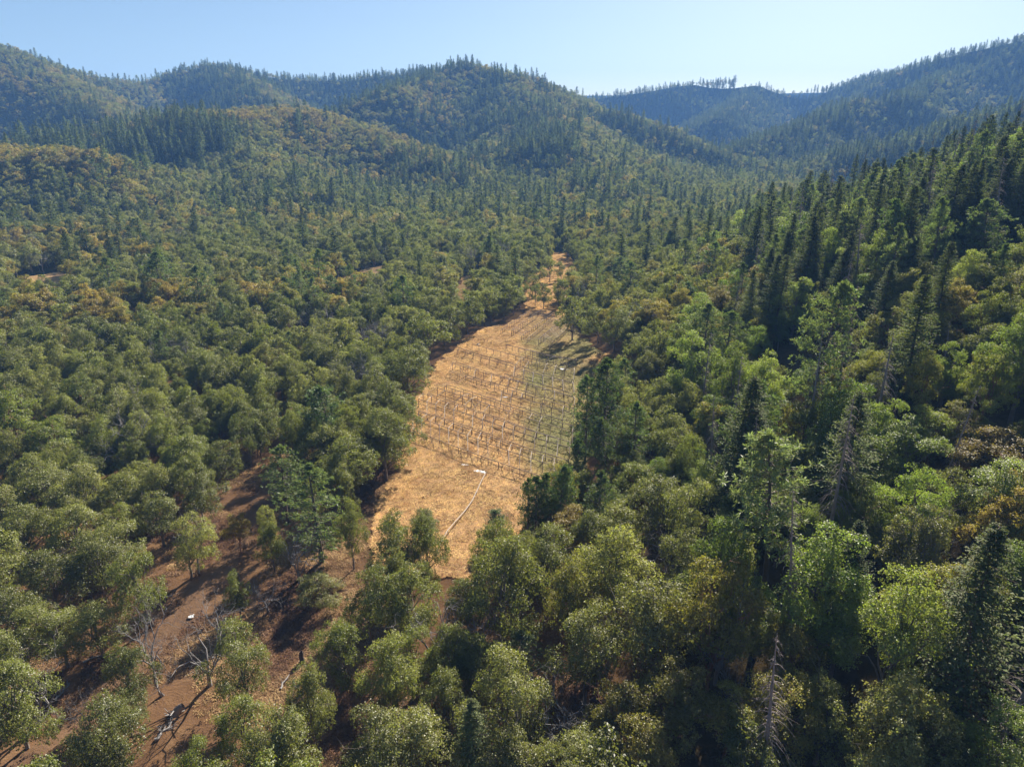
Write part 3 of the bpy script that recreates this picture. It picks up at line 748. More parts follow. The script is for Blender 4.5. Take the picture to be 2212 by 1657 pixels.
right = np.clip((X - cx + 14) / 16, 0, 1) * np.clip((520 - Y) / 120, 0, 1)
low = np.clip((112 - Y) / 20, 0, 1) * np.clip((X - 0) / 15, 0, 1)
gsl = hill * right
pf = .018 + .10 * np.clip((n2 - .56) * 6, 0, 1) * (Y > 230)
far_floor = np.clip((Y - 330) / 120, 0, 1) * (1 - hill)
pf = pf + far_floor * np.clip((n1 - .47) * 1.6, 0, .10)
pf = pf * (1 - hill) + hill * np.clip(.31 - 1.5 * nx + 2.4 * (n2 - .5) + 1.0 * (n1 - .5) + .30 * np.clip((X - 330) / 200, 0, 1), .06, .88)
hk, hk2 = RIDGES[14][0], RIDGES[15][0]
knoll = np.maximum(np.clip(1.3 - d_line(X, Y, hk[2:9, :2] + np.array([25., -10.])) / 80, 0, 1), np.clip(1.3 - d_line(X, Y, hk2[:4, :2]) / 50, 0, 1))
pf = np.where(hill > .3, pf * (1 - .75 * knoll), pf)
flank = np.clip(1.3 - d_line(X, Y, np.array([hk[2, :2] + [-10, -70], hk[5, :2] + [-30, -130]])) / 60, 0, 1)
pf = np.where((X < 0) & (Y < 980) & (hill > .2), np.minimum(pf, .16 + .5 * np.clip((n2 - .55) * 5, 0, 1)), pf)
pf = np.maximum(pf, .85 * np.clip(flank * 1.4, 0, 1))
pf = np.maximum(pf, hill * np.clip((Y - 1250) / 300, 0, .72))
pf = np.maximum(pf, right * (.20 + .34 * np.clip((n2 - .45) * 3, 0, 1)) + gsl * .05)
valley = (right < .6) & (Y < 260)
pf = np.where((right > .5) & (Y < 360), pf * .78, pf)
pf = np.where((right >= .6) & (Y < 150), np.minimum(pf, .10), pf)
edge = d_line(X, Y, np.vstack([FIELD, FIELD[:1]])) < 13
pf = np.where(edge, 0, pf)
pf = np.where(valley & ~edge, np.minimum(pf, .02 + .10 * np.clip((n2 - .5) * 5, 0, 1)), pf)
pm = .08 + .55 * np.clip((n2 - .55) * 7, 0, 1) * np.clip((-20 - X) / 60, .25, 1)
pm = pm * (1 - hill) + hill * np.clip(.55 + 2.5 * (n1 - .5), .15, .9)
pm = np.maximum(pm, .9 * knoll * (hill > .3)); pm = np.where(right > .5, .36, pm); pm = np.where(low > .5, .38, pm)
pma = right * (.32 * np.clip(1.4 - np.abs(X - cx) / 26, .15, 1)) + low * .1
q = rng.random(len(X)); q2 = rng.random(len(X)); q3 = rng.random(len(X))
kind = np.full(len(X), 'oak', dtype=object)
kind[q2 < pm] = 'madrone'
kind[(q3 < pma)] = 'maple'
con = q < np.clip(pf, 0, .95)
ppine = np.where(hill > .6, .05, .16)
ppine = np.where(valley, 1.0, np.where(Rr_ < 330, .30, ppine))
kind[con] = np.where(rng.random(con.sum()) < ppine[con], 'pine', 'fir')
qd = rng.random(len(X))
kind[(qd < .042) & (Rr_ < 420) & (right < .5)] = 'dead'
kind[(qd < .05) & (Rr_ < 520) & (right >= .5)] = 'snag'
inopen = in_poly(X, Y, OPEN)
base_hw = {'oak': (9.2, 5.9), 'madrone': (9.4, 6.9), 'maple': (13.5, 8), 'fir': (18, 8.4), 'pine': (16, 7.0), 'dead': (10, 7), 'snag': (20, 5.5)}
for i_ in range(len(X)):
    kd = kind[i_]; bh, bw = base_hw[kd]
    f = .56 + .80 * rng.random(); 
    if kd in ('fir', 'pine'): f = .42 + .85 * rng.random()
    wf = f ** .7 * (.74 + .54 * rng.random())
    if Y[i_] < 130 and inopen[i_]: wf *= .78
    if kd in ('oak', 'madrone'): wf *= 1 + .28 * hill[i_]
    if kd in ('fir', 'pine'): f *= 1.12 if right[i_] > .5 else 1 + .08 * hill[i_] + .40 * min(1, flank[i_]) - .18 * (Y[i_] > 1400)
    mid_ = (right[i_] > .4 or X[i_] > 12) and Y[i_] < 420
    tn = {'oak': .10 + 1.1 * (n3[i_] - .3) + .45 * (rng.random() - .5), 'madrone': .22 + 1.7 * (n2[i_] - .45) + .8 * (rng.random() - .4) + .08 * hill[i_] + .25 * knoll[i_] * hill[i_] - .28 * mid_,
          'maple': rng.random(), 'fir': rng.random() * .8, 'pine': rng.random() * .8}.get(kd, 0)
    TREES.append(dict(kind=kd, x=X[i_], y=Y[i_], h=bh * f, w=bw * wf, tint=float(np.clip(tn, 0, 1)), label=None, mark=None, lean=(rng.normal() * (.05 if kd not in ('fir', 'pine') else .02), rng.normal() * (.05 if kd not in ('fir', 'pine') else .02)), hand=False))

A = {k: np.array([t[k] for t in TREES], float) for k in ('x', 'y', 'h', 'w', 'tint')}
A['z'] = height(A['x'], A['y']) - .05 - 1.2 * np.clip((np.hypot(A['x'], A['y']) - 500) / 500, 0, 1)
U, VV, DW = project(A['x'], A['y'], A['z'] + A['h'] * .6)
inframe = (U > -30) & (U < 2242) & (VV > 0) & (VV < 1700)
show = np.where(inframe, A['h'] * A['w'] / DW ** 2, 0)
KIND = np.array([t['kind'] for t in TREES])
HAND = np.array([t['hand'] for t in TREES])

# ------------------------------------------------------------------ individual trees
NAME = {'oak': 'oak_tree', 'madrone': 'madrone_tree', 'maple': 'maple_tree', 'fir': 'fir_tree', 'pine': 'pine_tree', 'dead': 'dead_tree', 'snag': 'dead_conifer'}
WORD = {'oak': 'oak', 'madrone': 'madrone', 'maple': 'maple', 'fir': 'fir', 'pine': 'pine', 'dead': 'dead broadleaf tree', 'snag': 'dead conifer'}
def colour_word(k, t, h, bh):
    c = {'oak': ('dark green', 'olive green', 'grey green'), 'madrone': ('yellow green', 'golden green', 'orange brown'), 'maple': ('green', 'bright green', 'pale green'),
         'fir': ('dark', 'dark green', 'green'), 'pine': ('dark green', 'green', 'grey green'), 'dead': ('bare grey',) * 3, 'snag': ('bare brown',) * 3}[k][min(2, int(t * 3))]
    return ('tall ' if h > 1.12 * bh else 'small ' if h < .85 * bh else '') + c
def region(x, y, z):
    cxx = float(creek_x(np.array(y)))
    hl = z - float(base_z(np.array(x), np.array(y)))
    if y > 330 and hl > 10: return 'on the wooded hillside beyond the valley' if x < 60 else 'on the dark slope at the right'
    if x > cxx - 4: return 'in the mixed wood on the right of the creek' if hl < 12 else 'on the near slope at the right'
    if y > 240: return 'on the valley floor beyond the dry meadow'
    if y < 92 and x > -22: return 'in the crowded stand below the meadow'
    if x < -8 and y < 118: return 'on the brown ground around the dirt track'
    return 'in the dense wood left of the meadow' if x < 8 else 'in the wood between the meadow and the creek'
marks = [i_ for i_, t in enumerate(TREES) if t['mark']]
mx, my = A['x'][marks], A['y'][marks]
used = set(t['label'] for t in TREES if t['label'])
def auto_label(i_):
    t = TREES[i_]; k = t['kind']; bh = base_hw[k][0]
    x, y = A['x'][i_], A['y'][i_]
    cw = colour_word(k, t['tint'], t['h'], bh)
    d = np.hypot(mx - x, my - y)
    for o in np.argsort(d)[:5]:
        if d[o] > 20: break
        u0, u1 = U[marks[o]], U[i_]; side = abs(u1 - u0) * DW[i_] / FPX
        if side > abs(y - my[o]) * .8: w = 'left of' if u1 < u0 else 'right of'
        else: w = 'behind' if y > my[o] else 'in front of'
        for pre in ('just ' if d[o] < 11 else 'farther ', ):
            s = f"{cw} {WORD[k]} {pre}{w} the {TREES[marks[o]]['mark']}"
            if s not in used and len(s.split()) <= 16: used.add(s); return s, None
    rg = region(x, y, A['z'][i_])
    u, v = U[i_], VV[i_]
    lev = [w for t_, w in ((1450, 'near the bottom edge'), (1260, 'level with the bare brown strip'), (1130, 'level with the sagging rail'), (1020, 'level with the nearest frame'), (940, 'level with the third frame'),
           (870, 'level with the fifth frame'), (800, 'level with the seventh frame'), (735, 'level with the eighth frame'), (660, 'level with the far frames'), (560, 'level with the grass strip beyond'), (500, 'just above the grass strip'), (450, 'on the upper valley floor'), (400, 'high up the valley'), (350, 'at mid slope'), (-1, 'high on the slope')) if v > t_][0]
    mu = 985 + (v - 700) * (-.33)                                    # the meadow's left edge at that level
    mr = 1250
    if u < mu: q_ = u / max(mu, 1); hor = 'at the left edge' if q_ < .16 else 'left of halfway to the meadow' if q_ < .45 else 'right of halfway to the meadow' if q_ < .78 else 'close left of the meadow'
    elif u < mr: hor = 'in line with the meadow'
    else: q_ = (u - mr) / (2212 - mr); hor = 'close right of the meadow' if q_ < .22 else 'midway from meadow to right edge' if q_ < .5 else 'on the right side' if q_ < .8 else 'at the right edge'
    if v <= 500: hor = [w for t_, w in ((2090, 'at the right edge'), (1950, 'under the right mountain'), (1800, 'left of under the right mountain'), (1620, 'under the right end of the far ridge'), (1450, 'under the middle of the far ridge'), (1250, 'under the notch of the skyline'),
                     (1000, 'under the central peak'), (820, 'left of the central peak'), (560, 'right of the rounded knoll'), (330, 'under the rounded knoll'), (120, 'left of the rounded knoll'), (-99, 'at the left edge')) if u > t_][0]
    s = f"{cw} {WORD[k]} {hor}, {lev}"
    if len(s.split()) <= 16: return s, rg
    return f"{cw} {WORD[k]} {rg}", rg
GROUP_OF = {}
def place(kd, i_, lvl):
    t = TREES[i_]
    loc = (A['x'][i_], A['y'][i_], A['z'][i_])
    rot = random.random() * 6.2832
    if t['label']: lab, rg = t['label'], None
    else: lab, rg = auto_label(i_)
    grp = {'oak': 'oaks', 'madrone': 'madrones', 'maple': 'maples', 'fir': 'firs', 'pine': 'pines', 'dead': 'dead broadleaf trees', 'snag': 'dead conifers'}[kd] + ' ' + region(A['x'][i_], A['y'][i_], A['z'][i_])
    grp = GROUP_OF.setdefault(lab, grp)
    root = link(NAME[kd], None, None, loc, label=lab, category='dead tree' if kd in ('dead', 'snag') else 'tree', group=grp)
    ln = t['lean']
    root.rotation_euler = (Matrix.Rotation(ln[0], 3, 'Y') @ Matrix.Rotation(-ln[1], 3, 'X') @ Matrix.Rotation(rot, 3, 'Z')).to_euler()
    if kd == 'dead':
        tm, limbs = DEADB[i_ % len(DEADB)]; root.scale = (t['w'] / 8, t['w'] / 8, t['h'] / 11)
        link('trunk', tm, root)
        for lm in limbs: link('limb', lm, root)
    elif kd == 'snag':
        tm, bm_ = DEADC[i_ % len(DEADC)]; root.scale = (t['w'] / 6.5, t['w'] / 6.5, t['h'] / 22)
        link('trunk', tm, root); link('bare_branches', bm_, root)
    else:
        H0, W0 = SIZE[kd]; e_ = random.uniform(.84, 1.19); root.scale = (t['w'] / W0 * e_, t['w'] / W0 / e_, t['h'] / H0)
        ps = PARTS[(kd, lvl)]; tm, cm = ps[i_ % len(ps)]
        link('trunk', tm, root)
        c = link('crown', cm, root); c['tint'] = t['tint']
    return root
LIMIT = {'oak': 300, 'madrone': 300, 'maple': 220, 'fir': 300, 'pine': 260, 'dead': 80, 'snag': 70}
single = np.zeros(len(TREES), bool)
for kd, lim in LIMIT.items():
    idx = np.nonzero((KIND == kd) & (show > 0))[0]
    idx = idx[np.argsort(-show[idx])]
    hand = [q_ for q_ in idx if HAND[q_]]; rest = [q_ for q_ in idx if not HAND[q_]]
    pick = hand + rest[:max(0, lim - len(hand) - 7)]
    for q_ in pick:
        single[q_] = True
        place(kd, q_, 0 if DW[q_] < 185 else 1)

# ------------------------------------------------------------------ the rest of the forest: one object per kind
def gn_scatter(name, pts, attrs, protos, label):
    me = bpy.data.meshes.new(name); me.vertices.add(len(pts)); me.vertices.foreach_set('co', np.asarray(pts, np.float32).ravel())
    for k, (ty, a) in attrs.items():
        at = me.attributes.new(k, ty, 'POINT')
        at.data.foreach_set('vector' if ty == 'FLOAT_VECTOR' else 'value', np.asarray(a, np.int32 if ty == 'INT' else np.float32).ravel())
    o = link(name, me, kind='stuff', label=label)
    ng = bpy.data.node_groups.new(name + '_spread', 'GeometryNodeTree')
    ng.interface.new_socket('Geometry', in_out='INPUT', socket_type='NodeSocketGeometry')
    ng.interface.new_socket('Geometry', in_out='OUTPUT', socket_type='NodeSocketGeometry')
    gi, go = ng.nodes.new('NodeGroupInput'), ng.nodes.new('NodeGroupOutput')
    inst = ng.nodes.new('GeometryNodeInstanceOnPoints'); join = ng.nodes.new('GeometryNodeJoinGeometry')
    L = ng.links.new
    for p in reversed(protos):
        oi = ng.nodes.new('GeometryNodeObjectInfo'); oi.inputs['Object'].default_value = p; oi.inputs['As Instance'].default_value = True
        oi.transform_space = 'ORIGINAL'; L(oi.outputs['Geometry'], join.inputs[0])
    def na(n, ty):
        a = ng.nodes.new('GeometryNodeInputNamedAttribute'); a.data_type = ty; a.inputs['Name'].default_value = n
        return [s_ for s_ in a.outputs if s_.enabled and s_.name == 'Attribute'][0]
    L(gi.outputs[0], inst.inputs['Points']); L(join.outputs[0], inst.inputs['Instance'])
    inst.inputs['Pick Instance'].default_value = True
    L(na('variant', 'INT'), inst.inputs['Instance Index']); L(na('turn', 'FLOAT_VECTOR'), inst.inputs['Rotation']); L(na('size', 'FLOAT_VECTOR'), inst.inputs['Scale'])
    L(inst.outputs[0], go.inputs[0])
    md = o.modifiers.new('spread', 'NODES'); md.node_group = ng
    return o
for kd in SIZE:
    idx = np.nonzero((KIND == kd) & ~single)[0]
    # a few whole trees of the kind, standing in the wood themselves, are what the far wood repeats
    w1, w2 = WHOLE[(kd, 1)], WHOLE[(kd, 2)]
    cand = idx[(DW[idx] > 260) & (DW[idx] < 900) & inframe[idx]]
    spots = list(cand[:: max(1, len(cand) // (len(w1) + len(w2)))][:len(w1) + len(w2)])
    protos = []
    H0, W0 = SIZE[kd]
    for me, s_ in zip(w1 + w2, spots):
        t = TREES[s_]
        rg = region(A['x'][s_], A['y'][s_], A['z'][s_])
        o = link(NAME[kd], me, None, (A['x'][s_], A['y'][s_], A['z'][s_]), label=f"{colour_word(kd, t['tint'], t['h'], base_hw[kd][0])} {WORD[kd]} {rg}", category='tree', group=f"{WORD[kd]}s {rg}")
        o.scale = (t['w'] / W0, t['w'] / W0, t['h'] / H0); o['tint'] = t['tint']; protos.append(o)
    idx = np.setdiff1d(idx, spots)
    nrm = len(w1); v = np.where(DW[idx] < 420, rng.integers(0, nrm, len(idx)), nrm + rng.integers(0, len(w2), len(idx)))
    e_ = rng.uniform(.82, 1.22, len(idx)); sz = np.stack([A['w'][idx] / W0 * e_, A['w'][idx] / W0 / e_, A['h'][idx] / H0], -1)
    tn = np.stack([rng.normal(size=len(idx)) * .03, rng.normal(size=len(idx)) * .03, rng.random(len(idx)) * 6.2832], -1)
    nm = {'oak': 'oak_woodland', 'madrone': 'madrone_woodland', 'maple': 'maple_woodland', 'fir': 'fir_forest', 'pine': 'pine_forest'}[kd]
    gn_scatter(nm, np.stack([A['x'][idx], A['y'][idx], A['z'][idx]], -1), {'tint': ('FLOAT', A['tint'][idx]), 'variant': ('INT', v), 'size': ('FLOAT_VECTOR', sz), 'turn': ('FLOAT_VECTOR', tn)}, protos,
               f"far {WORD[kd]}s covering the valley floor and the hills")

# ------------------------------------------------------------------ dry grass
def tuft(name, seed, n, rad, hgt, mat, w0=.011, w1=.026):
    g = np.random.default_rng(seed); V, F = [], []
    main = g.random() * 6.28
    for k in range(n):
        a = g.random() * 6.28; b = np.array([math.cos(a), math.sin(a), 0]) * rad * g.random() ** .6
        la = main + g.normal() * .9; d = np.array([math.cos(la), math.sin(la), 0]); h = hgt * g.uniform(.5, 1.1); bend = g.uniform(.6, 1.5)
        s_ = np.array([-d[1], d[0], 0]) * g.uniform(w0, w1)
        p1 = b + d * h * .45 * bend + np.array([0, 0, h * .75]); p2 = b + d * h * 1.35 * bend + np.array([0, 0, h * (.75 if bend < 1 else .35)])
        i0 = len(V); V += [b - s_ * 1.3, b + s_ * 1.3, p1 + s_, p1 - s_, p2]; F += [(i0, i0 + 1, i0 + 2, i0 + 3), (i0 + 3, i0 + 2, i0 + 4, i0 + 4)]
    V = np.array(V); F4 = np.array([f for f in F if f[2] != f[3]]); F3 = np.array([f[:3] for f in F if f[2] == f[3]])
    return mesh_np(name, V, F4, F3, [mat], attr={'leaf_shade': ('FACE', g.random(len(F4) + len(F3)))})
M['straw'] = leaf_mat('straw', (.66, .415, .185), (.30, .27, .09), .35, .02, .6, 1.1, (.47, .27, .11))
M['litter'] = leaf_mat('brown_litter', (.17, .085, .045), (.40, .25, .12), .25, .02, .7, 1.0)
def spread_in(P, dens, n_try=None):
    x0, x1, y0, y1 = bb(P); n = int((x1 - x0) * (y1 - y0) * dens)
    x, y = rng.uniform(x0, x1, n), rng.uniform(y0, y1, n)
    k = ragged(P)(x, y); return x[k], y[k]
gx, gy = spread_in(FIELD, 9); ux, uy = spread_in(UPPER, 3.0)
gx, gy = np.concatenate([gx, ux]), np.concatenate([gy, uy])
gz = height(gx, gy) + .14
tufts = []
for s_ in range(4):
    me = tuft('grass_tuft', 300 + s_, 62, .42, .25, M['straw'])
    j_ = s_ * 1700 + 11
    o = link('grass_tuft', me, None, (gx[j_], gy[j_], gz[j_]), label='tuft of dry straw coloured grass in the meadow', category='grass tuft', group='grass tufts in the meadow'); o['tint'] = 0.1
    tufts.append(o)
cl = fbm(gx, gy, 2.6, 44, 3)
sc = (.55 + 1.1 * cl) * rng.uniform(.7, 1.25, len(gx))
sz = np.stack([sc * 1.15, sc * 1.15, sc * (.6 + .8 * cl)], -1)
wind = vnoise(gx, gy, 7, 15) * 6
tn = np.stack([np.zeros(len(gx)), np.zeros(len(gx)), wind + rng.normal(size=len(gx)) * .8], -1)
tint = np.clip(green_at(gx, gy) * 1.0 + .18 * (cl - .5), 0, 1)
gn_scatter('dry_grass', np.stack([gx, gy, gz], -1), {'tint': ('FLOAT', tint), 'variant': ('INT', rng.integers(0, 4, len(gx))), 'size': ('FLOAT_VECTOR', sz), 'turn': ('FLOAT_VECTOR', tn)}, tufts, 'matted dry grass covering the meadow')
lx, ly = rng.uniform(-75, 10, 42000), rng.uniform(48, 150, 42000)
k = ~in_poly(lx, ly, FIELD) & (d_line(lx, ly, TRACK) > 1.5 * rng.random(42000)) & (fbm(lx, ly, 9, 46, 3) > .36 + .2 * rng.random(42000))
lx, ly = lx[k], ly[k]; lz = height(lx, ly)
lt = []
for s_ in range(2):
    o = link('litter_tuft', tuft('litter_tuft', 330 + s_, 40, .46, .20, M['litter']), None, (lx[s_ + 5], ly[s_ + 5], lz[s_ + 5]), label='low tuft of brown dead grass on the bare ground', category='grass tuft', group='tufts of dead grass on the bare ground'); o['tint'] = .4
    lt.append(o)
sc = rng.uniform(.5, 1.4, len(lx)); 
gn_scatter('leaf_litter', np.stack([lx, ly, lz], -1), {'tint': ('FLOAT', np.clip((fbm(lx, ly, 8, 47, 3) - .38) * 3.5, 0, 1)), 'variant': ('INT', rng.integers(0, 2, len(lx))), 'size': ('FLOAT_VECTOR', np.stack([sc, sc, sc], -1)),
           'turn': ('FLOAT_VECTOR', np.stack([0 * lx, 0 * lx, rng.random(len(lx)) * 6.28], -1))}, lt, 'brown dead grass and litter on the bare ground')

# ------------------------------------------------------------------ greenhouse frames
def bar_mesh(name, mat, sq=True):
    s_ = .5; V = [(-s_, -s_, 0), (s_, -s_, 0), (s_, s_, 0), (-s_, s_, 0), (-s_, -s_, 1), (s_, -s_, 1), (s_, s_, 1), (-s_, s_, 1)]
    F = [(3, 2, 1, 0), (4, 5, 6, 7), (0, 1, 5, 4), (1, 2, 6, 5), (2, 3, 7, 6), (3, 0, 4, 7)]
    return mesh_np(name, np.array(V), np.array(F), None, [mat])
BAR, PBAR, TBAR = bar_mesh('bar', M['lumber']), bar_mesh('pale_bar', M['pale_lumber']), bar_mesh('stake', M['burnt'])
def bar(name, me, parent, p0, p1, w, d=None, org=(0, 0, 0)):
    p0, p1 = Vector(p0), Vector(p1); v = p1 - p0
    o = link(name, me, parent)
    q = v.to_track_quat('Z', 'Y')
    o.location = p0 - Vector(org); o.rotation_mode = 'QUATERNION'; o.rotation_quaternion = q; o.scale = (w, d or w, v.length)
    return o
def frame(lines, n, label, eave=1.75, ridge=2.45, drop=(0, 0, 0), raft_p=.9, skip=None, n0=(0, 0, 0), pale=.5):
    """lines: three rows of posts as photo points of their feet (first foot, last foot)"""
    rows = []
    for (a, b) in lines:
        P0, P1 = ground(*a), ground(*b)
        k = np.linspace(0, 1, n)[:, None]; xy = P0[:2] + (P1[:2] - P0[:2]) * k
        rows.append(np.column_stack([xy, height(xy[:, 0], xy[:, 1])]))
    c = rows[0][0]; root = link('greenhouse_frame', None, None, c, label=label, category='greenhouse frame', group='bare greenhouse frames in the meadow')
    hts = [eave, ridge, eave]
    tops = []
    for r_, (row, h) in enumerate(zip(rows, hts)):
        tp = row + np.array([0, 0, h]) + rng.normal(size=row.shape) * np.array([.03, .03, .05]); tops.append(tp)
        for k in range(n):
            if k < n0[r_]: continue
            ft = row[k] - np.array([0, 0, .3]); j_ = rng.normal(size=3) * np.array([.06, .06, 0])
            bar('post', BAR, root, ft + j_, tp[k] - np.array([0, 0, .01]), .095, None, c)
        for k in range(n0[r_], n - 1):
            if rng.random() < drop[r_]: continue
            up = np.array([0, 0, .05])
            bar('rail', BAR, root, tp[k] + up, tp[k + 1] + up, .07, .11, c)
    for k in range(n):
        for r_ in (0, 1):
            if k < max(n0[r_], n0[r_ + 1]) or rng.random() > raft_p: continue
            up = np.array([0, 0, .14])
            bar('rafter', PBAR if rng.random() < pale else BAR, root, tops[r_][k] + up, tops[r_ + 1][k] + up, .075, .06, c)
    for _ in range(3):
        k = rng.integers(max(n0), n - 1); t_ = tops[1][k]; e_ = rows[1][k] + (rows[1][k + 1] - rows[1][k]) * .6
        bar('brace', BAR, root, t_ - np.array([0, 0, .2]), e_ - np.array([0, 0, .1]), .07, .05, c)
    return root
frame([((893, 946), (1222, 1066)), ((893, 921), (1222, 1041)), ((905, 905), (1222, 1017))], 16, 'nearest bare greenhouse frame, at the front of the rows')
frame([((905, 902), (1228, 1013)), ((905, 883), (1230, 992)), ((915, 866), (1230, 973))], 16, 'second bare greenhouse frame counted from the lower end')
frame([((925, 864), (1236, 975)), ((945, 858), (1236, 956)), ((960, 849), (1238, 937))], 15, 'third bare greenhouse frame counted from the lower end', raft_p=.65)
frame([((965, 845), (1238, 930)), ((970, 832), (1238, 916)), ((975, 819), (1240, 899))], 14, 'fourth frame counted from the lower end, with many rafters gone', raft_p=.35, n0=(0, 6, 0), drop=(.05, .1, .05))
frame([((972, 815), (1240, 891)), ((978, 803), (1240, 881)), ((985, 796), (1238, 871))], 15, 'fifth frame counted from the lower end, below the broken gap', raft_p=.6)
frame([((980, 785), (1240, 867)), ((985, 776), (1238, 850)), ((988, 768), (1236, 841))], 14, 'sixth frame, standing only in its right half and open at left', raft_p=.8, n0=(6, 7, 0), pale=.9)
frame([((990, 764), (1238, 836)), ((1005, 762), (1240, 820)), ((1020, 755), (1240, 810))], 14, 'seventh frame, partly fallen, with one long loose rail at its left', raft_p=.85, n0=(0, 7, 0), pale=.9)
frame([((1030, 752), (1244, 806)), ((1080, 760), (1244, 798)), ((1094, 757), (1246, 790))], 12, 'eighth frame, half in the oak shade at its right end', raft_p=.75, n0=(6, 3, 0), pale=.5)
frame([((1082, 724), (1142, 682)), ((1105, 730), (1167, 685)), ((1127, 738), (1195, 687))], 18, 'left of the two far frames that run away up the meadow', raft_p=1, pale=.15)
frame([((1139, 744), (1197, 694)), ((1163, 750), (1219, 702)), ((1186, 759), (1226, 720))], 18, 'right of the two far frames that run away up the meadow', raft_p=1, pale=.15)

# sagging white rail on stakes in the lower meadow
fp = [ground(u, v) for u, v in ((944, 1202), (955, 1182), (968, 1160), (985, 1137), (1005, 1112), (1020, 1090), (1030, 1070), (1040, 1048), (1050, 1030))]
root = link('sagging_rail', None, None, fp[0], label='long pale sagging rail on thin stakes in the lower meadow', category='rail', group='rails in the meadow')
hs = [.9, 1.25, 1.3, 1.05, .85, .8, .85, .9, 1.0]
Tb = Tubes(); Tb.add([p + np.array([0, 0, h]) - fp[0] for p, h in zip(fp, hs)], [.075] * len(fp), 6)
link('rail', Tb.mesh('pale_rail', M['pale_lumber']), root)
for p, h in list(zip(fp, hs)):
    bar('stake', TBAR, root, p - np.array([0, 0, .2]), p + np.array([0, 0, h - .05]), .06, None, fp[0])
# loose posts and stakes in the meadow
def post(u, v, h, w, label, lean=(0, 0), mat=BAR, name='fence_post', cat='post'):
    p = ground(u, v); r_ = link(name, mat, None, p - np.array([0, 0, .2]), label=label, category=cat, group='loose posts in the meadow'); r_.scale = (w, w, h + .2); r_.rotation_euler = (lean[1], lean[0], .4)
for u, v, lb in ((1033, 739, 'first of three short stakes at the top left of the meadow'), (1046, 741, 'second of three short stakes at the top left of the meadow'), (1052, 741, 'slightly leaning short stake right of the dark drum'),
                 (1061, 747, 'last short stake before the right frames'), (1009, 751, 'paired stake by the left meadow edge'), (993, 747, 'single thin stake at the oak shade by the meadow edge')):
    post(u, v, 1.2, .10, lb, (rng.normal() * .05, 0))
post(850, 1128, 2.2, .16, 'thick leaning post at the lower left edge of the meadow', (-.12, 0), PBAR)
post(1218, 905, 1.4, .09, 'thin post standing alone among the green weeds')
# rubbish and drum
p = ground(1031, 746)
dm = Tubes(); dm.add([(0, 0, 0), (0, 0, .05), (0, 0, .35), (0, 0, .75), (0, 0, .8)], [.3, .42, .44, .42, .02], 10)
dr = link('drum', dm.mesh('drum', M['grey_metal']), None, p, label='small dark drum lying in the dry grass at the far left', category='drum'); dr.rotation_euler = (1.2, .3, .5)
def rag(u, v, sx, sy, label, rz=0.0):
    p = ground(u, v); g = np.random.default_rng(int(u)); n = 9
    a, b = np.meshgrid(np.linspace(-1, 1, n), np.linspace(-1, 1, n)); k = (1 - .35 * np.abs(a) * g.random(a.shape))
    V = np.stack([a * sx * k, b * sy * k, .16 + .22 * g.random(a.shape)], -1).reshape(-1, 3)
    i_, j_ = np.meshgrid(np.arange(n - 1), np.arange(n - 1), indexing='ij'); F = np.stack([i_ * n + j_, i_ * n + j_ + 1, (i_ + 1) * n + j_ + 1, (i_ + 1) * n + j_], -1).reshape(-1, 4)
    o = link('plastic_scrap', mesh_np('plastic_scrap', V, F, None, [M['plastic']]), None, p + np.array([0, 0, .1]), label=label, category='plastic sheet', group='scraps of white plastic'); o.rotation_euler = (0, 0, rz)
rag(1036, 1022, 1.3, .35, 'crumpled white plastic sheet at the top of the sagging rail', -.4)
rag(1005, 1008, .8, .2, 'thin strip of white plastic in front of the nearest frame', -.1)
rag(1092, 861, .7, .2, 'white plastic scrap among the green weeds between the frames', .1)
rag(1222, 801, 1.6, .5, 'white plastic strip in the oak shade by the eighth frame', -.3)
rag(414, 1336, .4, .28, 'small white scrap beside the dirt track', .3)

# ------------------------------------------------------------------ fallen wood, stumps
def log(pts, r0, label, mat='dead_wood', tw=0, seed=0, name='fallen_log', lift=.15):
    P = np.array([ground(u, v) for u, v in pts]); o0 = P[0].copy(); g = np.random.default_rng(seed)
    P = P - o0 + np.array([0, 0, lift])
    root = link(name, None, None, o0, label=label, category='fallen tree' if tw else 'log', group='fallen wood')
    t = Tubes(); k = np.linspace(0, 1, 7); q = np.stack([np.interp(k, np.linspace(0, 1, len(P)), P[:, c]) for c in range(3)], -1); q[1:-1] += g.normal(size=(5, 3)) * r0 * .5
    t.add(q, np.linspace(r0, r0 * .4, 7), 7); link('trunk', t.mesh('log', M[mat]), root)
    if tw:
        b = Tubes(); L = np.linalg.norm(q[-1] - q[0])
        for _ in range(tw):
            s_ = q[g.integers(2, 7)]; d = nz((q[-1] - q[0]) / L * .6 + g.normal(size=3) * .8 + np.array([0, 0, .5])); pts_ = bent(s_, s_ + d * L * g.uniform(.2, .5), g, .12, 4); pts_[:, 2] = np.maximum(pts_[:, 2], .1)
            b.add(pts_, np.linspace(r0 * .35, r0 * .08, 4), 4)
            for _ in range(3):
                e_ = pts_[g.integers(1, 4)]; b.add([e_, e_ + nz(d + g.normal(size=3) * .9) * L * .15], [r0 * .12, r0 * .04], 3)
        link('bare_branches', b.mesh('log_branches', M[mat]), root)
log([(180, 1432), (235, 1412)], .16, 'pale fallen branch in the shade left of the dirt track', tw=6, seed=1)
log([(606, 1490), (626, 1458)], .13, 'thin fallen log on the bare strip below the burnt stump', tw=4, seed=2)
log([(335, 1600), (372, 1560)], .2, 'white fallen dead tree with tangled branches right of the track foot', tw=16, seed=3, name='fallen_tree')
log([(120, 1515), (150, 1478)], .14, 'pale fallen limb pointing up beside the white dead tree', tw=7, seed=4)
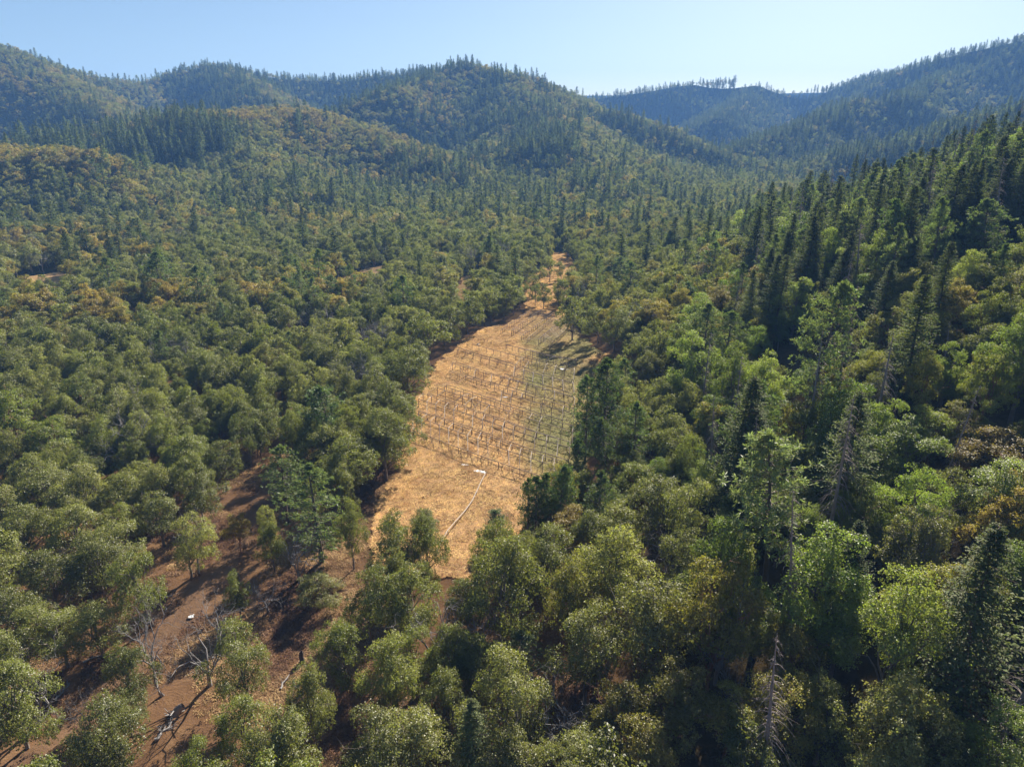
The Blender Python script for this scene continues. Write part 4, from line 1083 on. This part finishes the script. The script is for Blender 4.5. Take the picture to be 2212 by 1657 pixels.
log([(1672, 1028), (1678, 1000), (1672, 975)], .28, 'pale bent trunk lying in the dark creek gully', tw=0, seed=5, lift=.6)
log([(690, 1265), (650, 1255)], .2, 'grey fallen trunk under the tangled grey dead tree', tw=10, seed=6, name='fallen_tree')
log([(870, 1345), (835, 1352)], .1, 'thin fallen branch below the dark oak left of the rail', tw=4, seed=8)
log([(955, 1050), (905, 1075)], .07, 'thin old rail lying in the dry grass at the left of the meadow', 'pale_lumber', seed=9)
log([(470, 1550), (500, 1545)], .12, 'short fallen branch under the full oak', tw=4, seed=10)
log([(1550, 1640), (1600, 1610)], .16, 'white curled dead limb at the bottom among the madrones', tw=8, seed=11, lift=3.0)
p = ground(653, 1432)
t = Tubes(); t.add([(0, 0, -.2), (.03, 0, .3), (-.05, .03, .9), (.02, .05, 1.5), (.1, .05, 1.75)], [.42, .34, .28, .25, .08], 8)
link('burnt_stump', t.mesh('burnt_stump', M['burnt']), None, p, label='black burnt stump standing on the bare strip', category='stump')
p = ground(250, 1640)
t = Tubes(); t.add([(0, 0, -.2), (0, 0, .5), (.05, 0, 1.4), (.1, 0, 1.6)], [.3, .24, .2, .05], 8)
link('burnt_stump', t.mesh('burnt_stump', M['burnt']), None, p, label='dark stump on the right edge of the track foot', category='stump')
p = ground(378, 1545); g = np.random.default_rng(5)
root = link('uprooted_stump', None, None, p, label='uprooted grey stump with spreading roots beside the dirt track', category='stump')
t = Tubes(); t.add([(0, 0, .1), (.3, .2, .6), (.8, .5, .9)], [.5, .45, .35], 8); link('trunk', t.mesh('stump_body', M['dead_twig']), root)
for k in range(9):
    d = nz(g.normal(size=3) + np.array([-.4, -.3, .4])); t = Tubes(); t.add(bent(np.array([0, 0, .3]), np.array([0, 0, .3]) + d * g.uniform(.8, 1.5), g, .15, 4), [.14, .1, .06, .02], 5)
    link('root', t.mesh('stump_root', M['dead_wood']), root)

# ------------------------------------------------------------------ haze
def box(name, x0, x1, y0, y1, z0, z1):
    V = np.array([(x, y, z) for z in (z0, z1) for (x, y) in ((x0, y0), (x1, y0), (x1, y1), (x0, y1))], float)
    return mesh_np(name, V, np.array([(3, 2, 1, 0), (4, 5, 6, 7), (0, 1, 5, 4), (1, 2, 6, 5), (2, 3, 7, 6), (3, 0, 4, 7)]))
hm, nt, out = new_mat('haze_air')
pv = N(nt, 'ShaderNodeVolumePrincipled')
pv.inputs['Color'].default_value = (.22, .48, 1.0, 1); pv.inputs['Density'].default_value = .00018; pv.inputs['Anisotropy'].default_value = 0
nt.links.new(pv.outputs[0], out.inputs['Volume'])
hz_ = box('haze', -3600, 3600, -3600, 3600, float(GZ.min()) - 1.5, float(GZ.max()) + 60)
hz_.materials.append(hm)
link('haze', hz_, kind='stuff', label='thin blue haze filling the valley')
print('TREES', len(TREES), {k: int((KIND == k).sum()) for k in set(KIND)}, 'single', int(single.sum()), 'zmax', GZ.max(), GZ.min())
